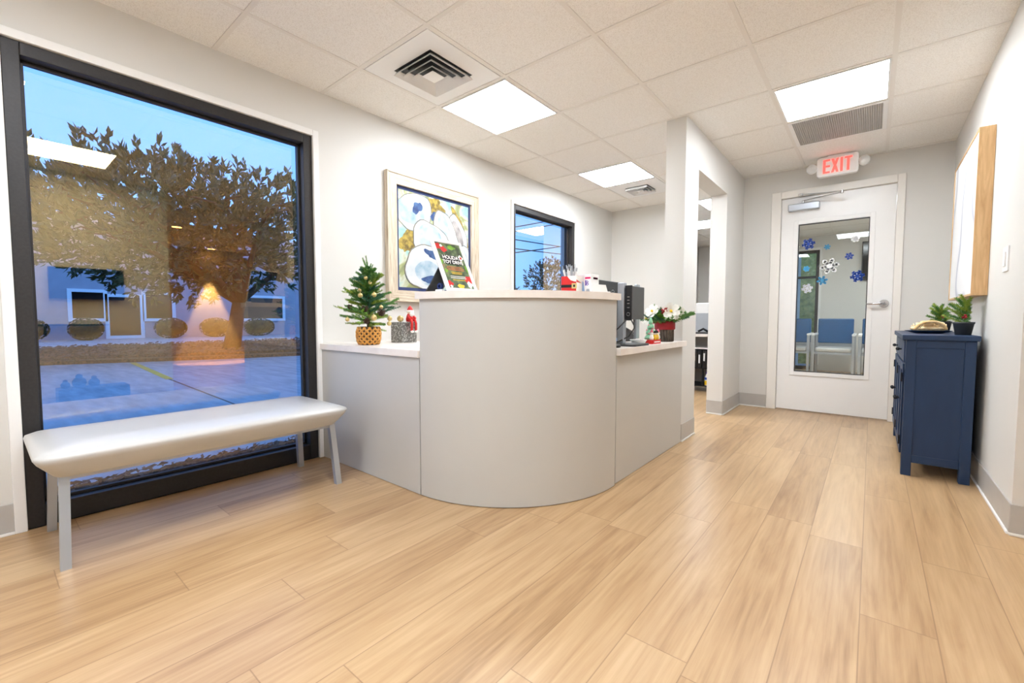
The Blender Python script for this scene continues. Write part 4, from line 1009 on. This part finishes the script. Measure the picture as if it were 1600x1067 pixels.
# ------------------------------------------------------------------ snowflake clings on the door glass
def flake(x, z, r, m, style, label):
    b = MB(); ya, yb = gy-.0022, gy-.0006; w = r*.13
    def seg(p, q, wd_):
        p, q = Vector(p), Vector(q); d = (q-p).normalized(); nrm = Vector((-d.y, d.x))*wd_
        b.prism([(x+v.x, z+v.y) for v in (p-nrm, q-nrm, q+nrm, p+nrm)], lambda a, c, k: (a, k, c), ya, yb)
    for k in range(6):
        q = PI/3*k+.2; d = Vector((math.cos(q), math.sin(q)))
        if style != 'hex': seg(Vector((0, 0)), d*r, w)
        if style == 'chunky': 
            for s2 in (-1, 1): e = Vector((math.cos(q+s2*.9), math.sin(q+s2*.9))); seg(d*r*.45, d*r*.45+e*r*.42, w); 
            seg(d*r*.82, d*r*1.05, w*1.9)
        if style == 'fine':
            for s2 in (-1, 1):
                e = Vector((math.cos(q+s2*1.0), math.sin(q+s2*1.0))); seg(d*r*.35, d*r*.35+e*r*.3, w*.8); seg(d*r*.65, d*r*.65+e*r*.28, w*.8)
        if style == 'hex':
            seg(d*r*.1, d*r, w*2.4)
    b.prism([(x+r*.3*math.cos(PI/3*k), z+r*.3*math.sin(PI/3*k)) for k in range(6)], lambda a, c, k: (a, k, c), ya-.0006, yb)
    tag(b.build('snowflake_sticker', M[m]), label, 'sticker', 'snowflake stickers on the door glass')
flake(-.509, 1.664, .052, 'flakeD', 'chunky', 'large deep blue snowflake sticker high on the left of the door glass')
flake(-.358, 1.620, .028, 'flakeL', 'fine', 'small light blue snowflake sticker near the top middle of the door glass')
flake(-.145, 1.675, .033, 'flakeW', 'hex', 'small solid white snowflake sticker at the top right of the door glass')
flake(-.186, 1.517, .032, 'flakeD', 'chunky', 'small deep blue snowflake sticker below the solid white one')
flake(-.120, 1.326, .052, 'flakeD', 'chunky', 'large deep blue snowflake sticker at the right edge of the door glass')
flake(-.335, 1.436, .078, 'flakeW', 'fine', 'largest white lacy snowflake sticker in the middle of the door glass')
flake(-.388, 1.300, .045, 'flakeL', 'fine', 'light blue snowflake sticker just below the large lacy white one')
flake(-.520, 1.422, .028, 'flakeL', 'hex', 'small round light blue snowflake sticker at the left edge of the door glass')
flake(-.508, 1.228, .045, 'flakeW', 'chunky', 'lowest white snowflake sticker at the left edge of the door glass')

# ------------------------------------------------------------------ waiting room behind the door
wr = struct('window_3', MB().box(-.81, 9.62, 0, -.76, 9.69, 2.16, .003).box(-1.09, 9.62, 2.11, -.81, 9.69, 2.16).box(-1.09, 9.62, 0, -.81, 9.69, .06).box(-1.09, 9.62, 1.66, -.81, 9.69, 1.70), M['bronze'])
MB().add([(-1.09, 9.66, .05), (-.80, 9.66, .05), (-.80, 9.66, 2.12), (-1.09, 9.66, 2.12)], [[0, 1, 2, 3]]).build('pane', M['doorglass'], wr, fix=False)
tr3 = MB(); tr3.box(-.76, 9.585, .1, -.725, 9.6, 2.2, .003); tr3.box(-1.09, 9.585, 2.16, -.76, 9.6, 2.2, .003)
struct('trim_3', tr3, M['trim'])
t = thing('wall_screen', 'black screen on the far wall of the waiting room behind the door glass', 'television', (.15, 9.6, 1.6))
MB().box(-.17, 9.545, 1.58, .95, 9.585, 2.23, .006).build('screen_case', M['black'], t); MB().box(-.155, 9.543, 1.6, .935, 9.545, 2.215).build('screen', M['screen'], t); MB().box(.3, 9.585, 1.75, .55, 9.6, 2.05).build('wall_bracket', M['iron'], t)
def chair(x, label):
    t = thing('waiting_chair', label, 'chair', (x, 8.7, 0), 0, 'blue chairs in the waiting room')
    MB().box(x-.235, 8.86, .53, x+.235, 8.92, .93, .018).build('backrest', M['blue'], t)
    MB().box(x-.228, 8.36, .41, x+.228, 8.88, .475, .02).build('seat', M['vinyl'], t)
    fr = MB(); fr.box(x-.25, 8.36, .375, x+.25, 8.40, .405, .003); fr.box(x-.25, 8.84, .375, x+.25, 8.88, .405, .003); fr.box(x-.23, 8.92, .4, x+.23, 8.94, .8); fr.build('seat_frame', M['silver'], t)
    for s2 in (-1, 1):
        for yy_ in (8.335, 8.885): MB().box(x+s2*.25-.018, yy_-.02, 0, x+s2*.25+.018, yy_+.02, .665, .004).build('leg', M['silver'], t)
        MB().box(x+s2*.25-.022, 8.31, .665, x+s2*.25+.022, 8.92, .695, .006).build('armrest', M['white'], t)
chair(-1.02, 'blue backed waiting chair cut off at the left edge of the door glass')
chair(-.455, 'blue backed waiting chair in the middle of the door glass')
chair(.12, 'blue backed waiting chair cut off at the right edge of the door glass')

m = MB(); m.box(-6, 12.2, -.3, 3, 12.9, 2.6)
rnd = random.Random(31)
for k in range(5000):
    o = Vector((rnd.uniform(-4, 1.5), 12.17-rnd.random()*.06, rnd.uniform(-.1, 2.65))); a, b = rnd.uniform(0, 6.28), rnd.uniform(.03, .07)
    m.add([o, o+Vector((math.cos(a)*b, -.04, math.sin(a)*b)), o+Vector((math.cos(a+.7)*b, -.02, math.sin(a+.7)*b))], [[0, 1, 2]])
tag(m.build('hedge', M['olive'], fix=False), 'olive green hedge outside the far window of the waiting room', 'hedge')
# ------------------------------------------------------------------ back room seen through the opening
t = thing('back_room_counter', 'white worktop with open black shelving in the back room behind the opening', 'counter', (-1.66, 6.0, 0))
MB().box(-2.02, 5.80, .70, -1.27, 6.25, .735, .003).build('worktop', M['solid'], t)
for x_ in (-2.0, -1.29): MB().box(x_-.012, 5.82, 0, x_+.012, 6.23, .70).build('side_panel', M['laminate'], t)
MB().box(-1.988, 6.2, .05, -1.302, 6.22, .70).build('back_panel', M['cove'], t)
for z in (.06, .29): MB().box(-1.988, 5.84, z, -1.302, 6.2, z+.018).build('shelf', M['iron'], t)
MB().box(-1.988, 5.83, .545, -1.302, 6.2, .56).build('shelf', M['white'], t)
MB().box(-1.66, 5.85, .078, -1.64, 5.87, .29).build('shelf_post', M['iron'], t)
for k in range(10):
    x_ = -1.93+k*.06
    b = thing('binder', 'black binder standing in the row under the back room counter', 'binder', (x_, 5.95, .308), 0, 'black binders in the back room')
    MB().box(x_-.026, 5.845, .308, x_+.026, 6.08, .308+.215, .002).build('cover', M['black'], b)
    MB().box(x_-.014, 5.8435, .36+.03*(k % 2), x_+.004, 5.845, .45+.02*(k % 3)).build('spine_label', M['paper'], b)
t = thing('spray_bottle', 'white bottle with yellow lower label on the bottom shelf in the back room', 'bottle', (-1.60, 5.87, .078))
MB().lathe([(0, 0), (.03, 0), (.032, .01), (.032, .11), (.014, .14), (.014, .15), (0, .15)], (-1.60, 5.875, .078), 20).build('bottle_body', M['white'], t)
MB().lathe([(.0325, .008), (.0328, .012), (.0328, .06), (.0325, .064)], (-1.60, 5.875, .078), 20).build('yellow_label', M['yellow'], t)
MB().lathe([(.0325, .075), (.0328, .08), (.0328, .10), (.0325, .105)], (-1.60, 5.875, .078), 20).build('blue_label', M['flakeD'], t)
MB().lathe([(.016, .15), (.016, .17), (0, .172)], (-1.60, 5.875, .078), 16).build('cap', M['purple'], t)
t = thing('paper_dispenser', 'white box with grey front standing on the back room counter', 'dispenser', (-1.65, 6.08, .735))
MB().box(-1.9, 5.98, .735, -1.42, 6.18, 1.13, .008).build('body', M['white'], t); MB().box(-1.88, 5.974, .76, -1.44, 5.98, 1.0).build('front', M['silver'], t)
t = thing('tool_tray', 'dark tray of small tools at the front of the back room counter', 'tray', (-1.62, 5.87, .735))
MB().box(-1.74, 5.82, .735, -1.55, 5.92, .76, .004).build('tray', M['charcoal'], t); MB().tube([(-1.72, 5.86, .765), (-1.66, 5.87, .80), (-1.6, 5.86, .765)], .014, 8).build('tool', M['iron'], t)
MB().sph((-1.565, 5.87, .775), .018, n=8).build('orange_knob', M['orange'], t)

# ------------------------------------------------------------------ things that only the window mirrors
t = thing('wall_screen', 'dark wall screen mirrored in the left half of the big window', 'television', (RX, .75, 1.13))
MB().box(RX-.045, .46, 1.13, RX-.012, 1.03, 1.45, .004).build('screen_case', M['black'], t); MB().box(RX-.047, .47, 1.14, RX-.045, 1.02, 1.44).build('screen', M['screen'], t); MB().box(RX-.012, .65, 1.2, RX, .85, 1.4).build('wall_bracket', M['iron'], t)
t = thing('stand_in_slab', 'thin black stand-in ledge on a bracket, mirrored in the big window', 'shelf', (RX, .6, .85))  # added to stand in for a dark shape in the window reflection
MB().box(RX-.16, .36, .858, RX-.001, .88, .874, .003).build('slab', M['black'], t); MB().beam((RX-.005, .42, .76), (RX-.13, .42, .857), .02, .02).build('bracket', M['iron'], t)
t = thing('toy_bin', 'low navy toy bin on the floor, mirrored in the lower left of the big window', 'bin', (RX-.17, .75, 0))
MB().box(RX-.30, .47, 0, RX-.03, 1.0, .235, .006).build('bin_body', M['navy'], t)
for k, (a, r) in enumerate(((.53, .035), (.63, .055), (.74, .045))):
    t2 = thing('soft_toy', ('small', 'large', 'middle')[k]+' dark round toy poking out of the navy toy bin', 'toy', (RX-.17, a, .235))
    MB().sph((RX-.17, a, .235+r*.9), r).build('body', M['navy'], t2); MB().sph((RX-.17, a, .235+r*2), r*.5).build('head', M['navy'], t2)

# ------------------------------------------------------------------ outdoors
GZ = -.12
struct('ground', MB().box(-60, -30, GZ-.2, -3.04, 60, GZ).box(-3.04, 10.2, GZ-.2, 20, 60, GZ), M['concrete'])
cut = struct('foundation', MB().box(-3.06, -3.4, GZ-.1, 5.4, 10.2, -.1), M['cove'])
m = MB(); rnd = random.Random(2)
def bed(mb, pts, z0, hgt):      # lumpy planting bed
    n = len(pts); c = (sum(p[0] for p in pts)/n, sum(p[1] for p in pts)/n)
    mb.prism(pts, XY, z0, z0+hgt*.5); mb.prism([(c[0]+(p[0]-c[0])*.8, c[1]+(p[1]-c[1])*.8) for p in pts], XY, z0+hgt*.5, z0+hgt)
m = MB(); m.box(-3.78, -2, GZ, -3.09, 4, GZ+.015)
for k in range(2600):
    x, y = -3.15-.62*rnd.random()**1.1, rnd.uniform(-.6, 2.4); q = rnd.uniform(0, 3.14); L = rnd.uniform(.015, .05); z = GZ+.015+rnd.uniform(0, .03)
    dx, dy = math.cos(q)*L, math.sin(q)*L
    m.add([(x-dx, y-dy, z), (x-dy*.3, y+dx*.3, z+rnd.uniform(0, .02)), (x+dx, y+dy, z+rnd.uniform(0, .02)), (x+dy*.3, y-dx*.3, z)], [[0, 1, 2, 3]])
o = m.build('mulch_strip', M['mulch'], fix=False); tag(o, 'strip of dry leaves and mulch along the foot of the big window', 'mulch', kind='stuff')
m = MB(); isl = [(-14.3, -1.5), (-14.3, 1), (-13.0, 4), (-12.2, 7), (-12.5, 13), (-16, 14), (-20.5, 9), (-20.5, 0), (-17, -2)]
bed(m, isl, GZ, .16)
for k in range(3000):
    x, y = rnd.uniform(-19, -12.4), rnd.uniform(-.8, 10); q = rnd.uniform(0, 3.14); L = rnd.uniform(.04, .11); z = GZ+.17+rnd.uniform(0, .06)
    dx, dy = math.cos(q)*L, math.sin(q)*L
    m.add([(x-dx, y-dy, z), (x-dy*.4, y+dx*.4, z+rnd.uniform(0, .06)), (x+dx, y+dy, z+rnd.uniform(0, .05)), (x+dy*.4, y-dx*.4, z)], [[0, 1, 2, 3]])
o = m.build('leaf_litter_island', M['mulch'], fix=False); tag(o, 'planting island of fallen leaves under the tree in the car park', 'leaf litter', kind='stuff')
def stripe(name, a, b, w_, label):
    a, b = Vector(a), Vector(b); d = (b-a).normalized(); nn = Vector((-d.y, d.x))*w_/2
    tag(MB().prism([tuple(a-nn), tuple(b-nn), tuple(b+nn), tuple(a+nn)], XY, GZ, GZ+.004).build(name, M['paint_y']), label, 'road marking')
stripe('parking_line', (-13.6, 2.31), (-9.4, 2.08), .11, 'worn yellow parking line seen in the middle of the big window')
stripe('parking_line', (-12.0, 7.4), (-9.6, 7.1), .11, 'yellow parking line at the right side of the big window')
crk = MB().prism([(-9.4, 2.06), (-5.3, 1.93), (-5.3, 1.95), (-9.4, 2.09)], XY, GZ, GZ+.003).build('pavement_joint', M['gap']); tag(crk, 'dark joint in the concrete running on from the yellow line', 'pavement joint')

def tree(name, base_, hts, crown, leaves, size, lm, label, seed, limbs=7):
    rnd = random.Random(seed); t = thing(name, label, 'tree', base_); B = Vector(base_)
    cc, cr_ = Vector(crown[0]), crown[1]
    m = MB(); fork = B+Vector((.1, .2, hts*.26)); m.tube([B, B+Vector((.05, .1, hts*.12)), fork], .2, 12, rs=[hts*.045, hts*.036, hts*.032])
    tips = []
    for k in range(limbs):
        q = 2*PI*k/limbs+rnd.uniform(-.3, .3); e = cc+Vector((math.cos(q)*cr_[0]*.7, math.sin(q)*cr_[1]*.75, rnd.uniform(-.5, .7)*cr_[2]))
        mid = fork.lerp(e, .5)+Vector((0, 0, rnd.uniform(.1, .5))); m.tube([fork, fork.lerp(mid, .5), mid, mid.lerp(e, .6)+Vector((0, 0, .1)), e], .05, 7, rs=[hts*.022, hts*.017, hts*.012, hts*.007, .015]); tips += [mid, e]
        for j in range(6):
            o = mid.lerp(e, j/6); ee = o+Vector((rnd.uniform(-1, 1)*cr_[0]*.35, rnd.uniform(-1, 1)*cr_[1]*.35, rnd.uniform(-.2, .8)*cr_[2]*.45)); m.tube([o, o.lerp(ee, .5)+Vector((0, 0, .08)), ee], .02, 5, rs=[.035, .02, .008])
    m.build('trunk', M['bark'], t)
    vs = []; fs = []
    ncl = leaves//9
    for k in range(ncl):
        while True:
            v = Vector((rnd.uniform(-1, 1), rnd.uniform(-1, 1), rnd.uniform(-1, 1)))
            if .15 < v.length < 1: break
        v *= (rnd.uniform(.85, 1.0) if rnd.random() < .35 else 1)
        bumpy = 1+.16*math.sin(v.x*5+seed)*math.cos(v.y*6+seed*2)
        o = cc+Vector((v.x*cr_[0], v.y*cr_[1], v.z*cr_[2]))*1*1.0 if False else cc+Vector((v.x*cr_[0]*bumpy, v.y*cr_[1]*bumpy, v.z*cr_[2]*bumpy))
        ax_ = (v+Vector((rnd.uniform(-.6, .6), rnd.uniform(-.6, .6), rnd.uniform(0, .9)))).normalized()
        for j in range(9):
            d = (ax_+Vector((rnd.uniform(-1, 1), rnd.uniform(-1, 1), rnd.uniform(-.6, 1)))*.9).normalized(); L = size*rnd.uniform(.7, 1.2)
            s_v = d.cross(Vector((rnd.uniform(-1, 1), rnd.uniform(-1, 1), rnd.uniform(-1, 1)))).normalized()*L*.19; up = d.cross(s_v).normalized()*L*.06
            oo = o+ax_*j*size*.12; b = len(vs)
            vs += [oo, oo+d*L*.45+s_v+up, oo+d*L, oo+d*L*.45-s_v+up, oo+d*L*.5]
            fs += [[b, b+1, b+4], [b+1, b+2, b+4], [b+2, b+3, b+4], [b+3, b, b+4]]
    f = MB().add(vs, fs); f.build('foliage', lm, t, fix=False)
tree('magnolia_tree', (-14.2, 4.6, GZ+.16), 5.2, ((-14.6, 3.85, 3.4), (2.8, 4.0, 1.8)), 22000, .21, M['leafA'], 'big broadleaved tree outside filling the large window', 5, 9)
tree('distant_tree', (-14.3, 21, GZ), 4.4, ((-14.4, 21, 3.1), (1.3, 1.35, 1.25)), 6000, .13, M['leafB'], 'small dark tree far off in the rear reception window', 11, 5)
tree('distant_tree', (-21, 24.5, GZ), 3.6, ((-21, 24.5, 2.7), (1.2, 1.2, .9)), 3500, .13, M['leafB'], 'lower tree at the left edge of the rear reception window', 13, 5)
t = thing('garden_wall', 'long tan wall below the trees in the rear reception window', 'wall', (-17, 23, GZ))
MB().beam((-27, 22, 1.2), (-7, 27, 1.2), .3, 2.7).build('wall_body', M['tanwall'], t); MB().beam((-27, 22, 2.59), (-7, 27, 2.59), .36, .08).build('coping', M['concrete'], t)
t = thing('office_building', 'pale grey building with a white framed entrance behind the tree', 'building', (-31, 5, GZ))
MB().box(-36, -12, GZ, -30.6, 20, 5.6).build('wall', M['stucco'], t)
MB().box(-36.1, -12.1, 5.6, -30.4, 20.1, 6.1, .03).build('parapet', M['cove'], t)
def glaz(y0, y1, z0, z1, nm):
    w_ = .16; f = MB()
    for (a, b, c, d) in ((y0-w_, y0, z0, z1+w_), (y1, y1+w_, z0, z1+w_), (y0, y1, z1, z1+w_), (y0, y1, z0, z0+w_)): f.box(-30.6, a, c, -30.5, b, d, .01)
    o = f.build(nm, M['trim'], t); MB().box(-30.6, y0, z0+w_, -30.57, y1, z1).build('pane', M['screen'], o)
glaz(4.35, 5.6, GZ, 2.05, 'entrance_door'); glaz(3.0, 4.15, GZ+.9, 2.25, 'window'); glaz(5.85, 7.0, GZ+.9, 2.25, 'window'); glaz(-.4, .9, GZ+.9, 2.4, 'window'); glaz(10.5, 13, GZ+.9, 2.25, 'window')
rnd = random.Random(21)
for k, (y_, w_) in enumerate(((1.3, 1.0), (3.3, .8), (6.6, .9), (8.7, 1.0), (11.0, 1.1))):
    m = MB(); m.sph((-29.2, y_, GZ+.55), .5, (1, w_*1.4, .9), n=12)
    for j in range(700):
        v = Vector((rnd.gauss(0, 1), rnd.gauss(0, 1), rnd.gauss(0, 1))).normalized(); o = Vector((-29.2+v.x*.55, y_+v.y*.55*w_*1.4, GZ+.55+max(v.z*.52, -.5))); a = v.orthogonal().normalized()*.07; c_ = v.cross(a)
        m.add([o-a, o+c_*.5+v*.04, o+a+v*.05, o-c_*.5], [[0, 1, 2, 3]])
    tag(m.build('bush', M['bush'], fix=False), ('leftmost clipped bush by the building', 'clipped bush just left of the building entrance', 'clipped bush just right of the building entrance', 'clipped bush further right of the building entrance', 'rightmost clipped bush by the building')[k], 'bush')
def wire(a, b, sag, label):
    a, b = Vector(a), Vector(b); pts = [a.lerp(b, k/16)-Vector((0, 0, sag*4*(k/16)*(1-k/16))) for k in range(17)]
    tag(MB().tube(pts, .018, 6).build('power_line', M['iron']), label, 'power line')
for a, b, nm in (
    ([-7.7, 7.2, 2.86], [-11.27, 18.42, 5.9], 'highest'),
    ([-8.18, 6.87, 2.67], [-10.27, 19.11, 5.87], 'second highest'),
    ([-8.56, 6.63, 3.23], [-9.5, 19.61, 4.0], 'thickest'),
    ([-8.56, 6.63, 2.93], [-9.49, 19.62, 3.74], 'lowest falling'),
    ([-8.21, 6.85, 2.26], [-10.21, 19.15, 4.69], 'lowest rising'),
):
    wire(a, b, .05, nm+' power line crossing the sky in the rear reception window')
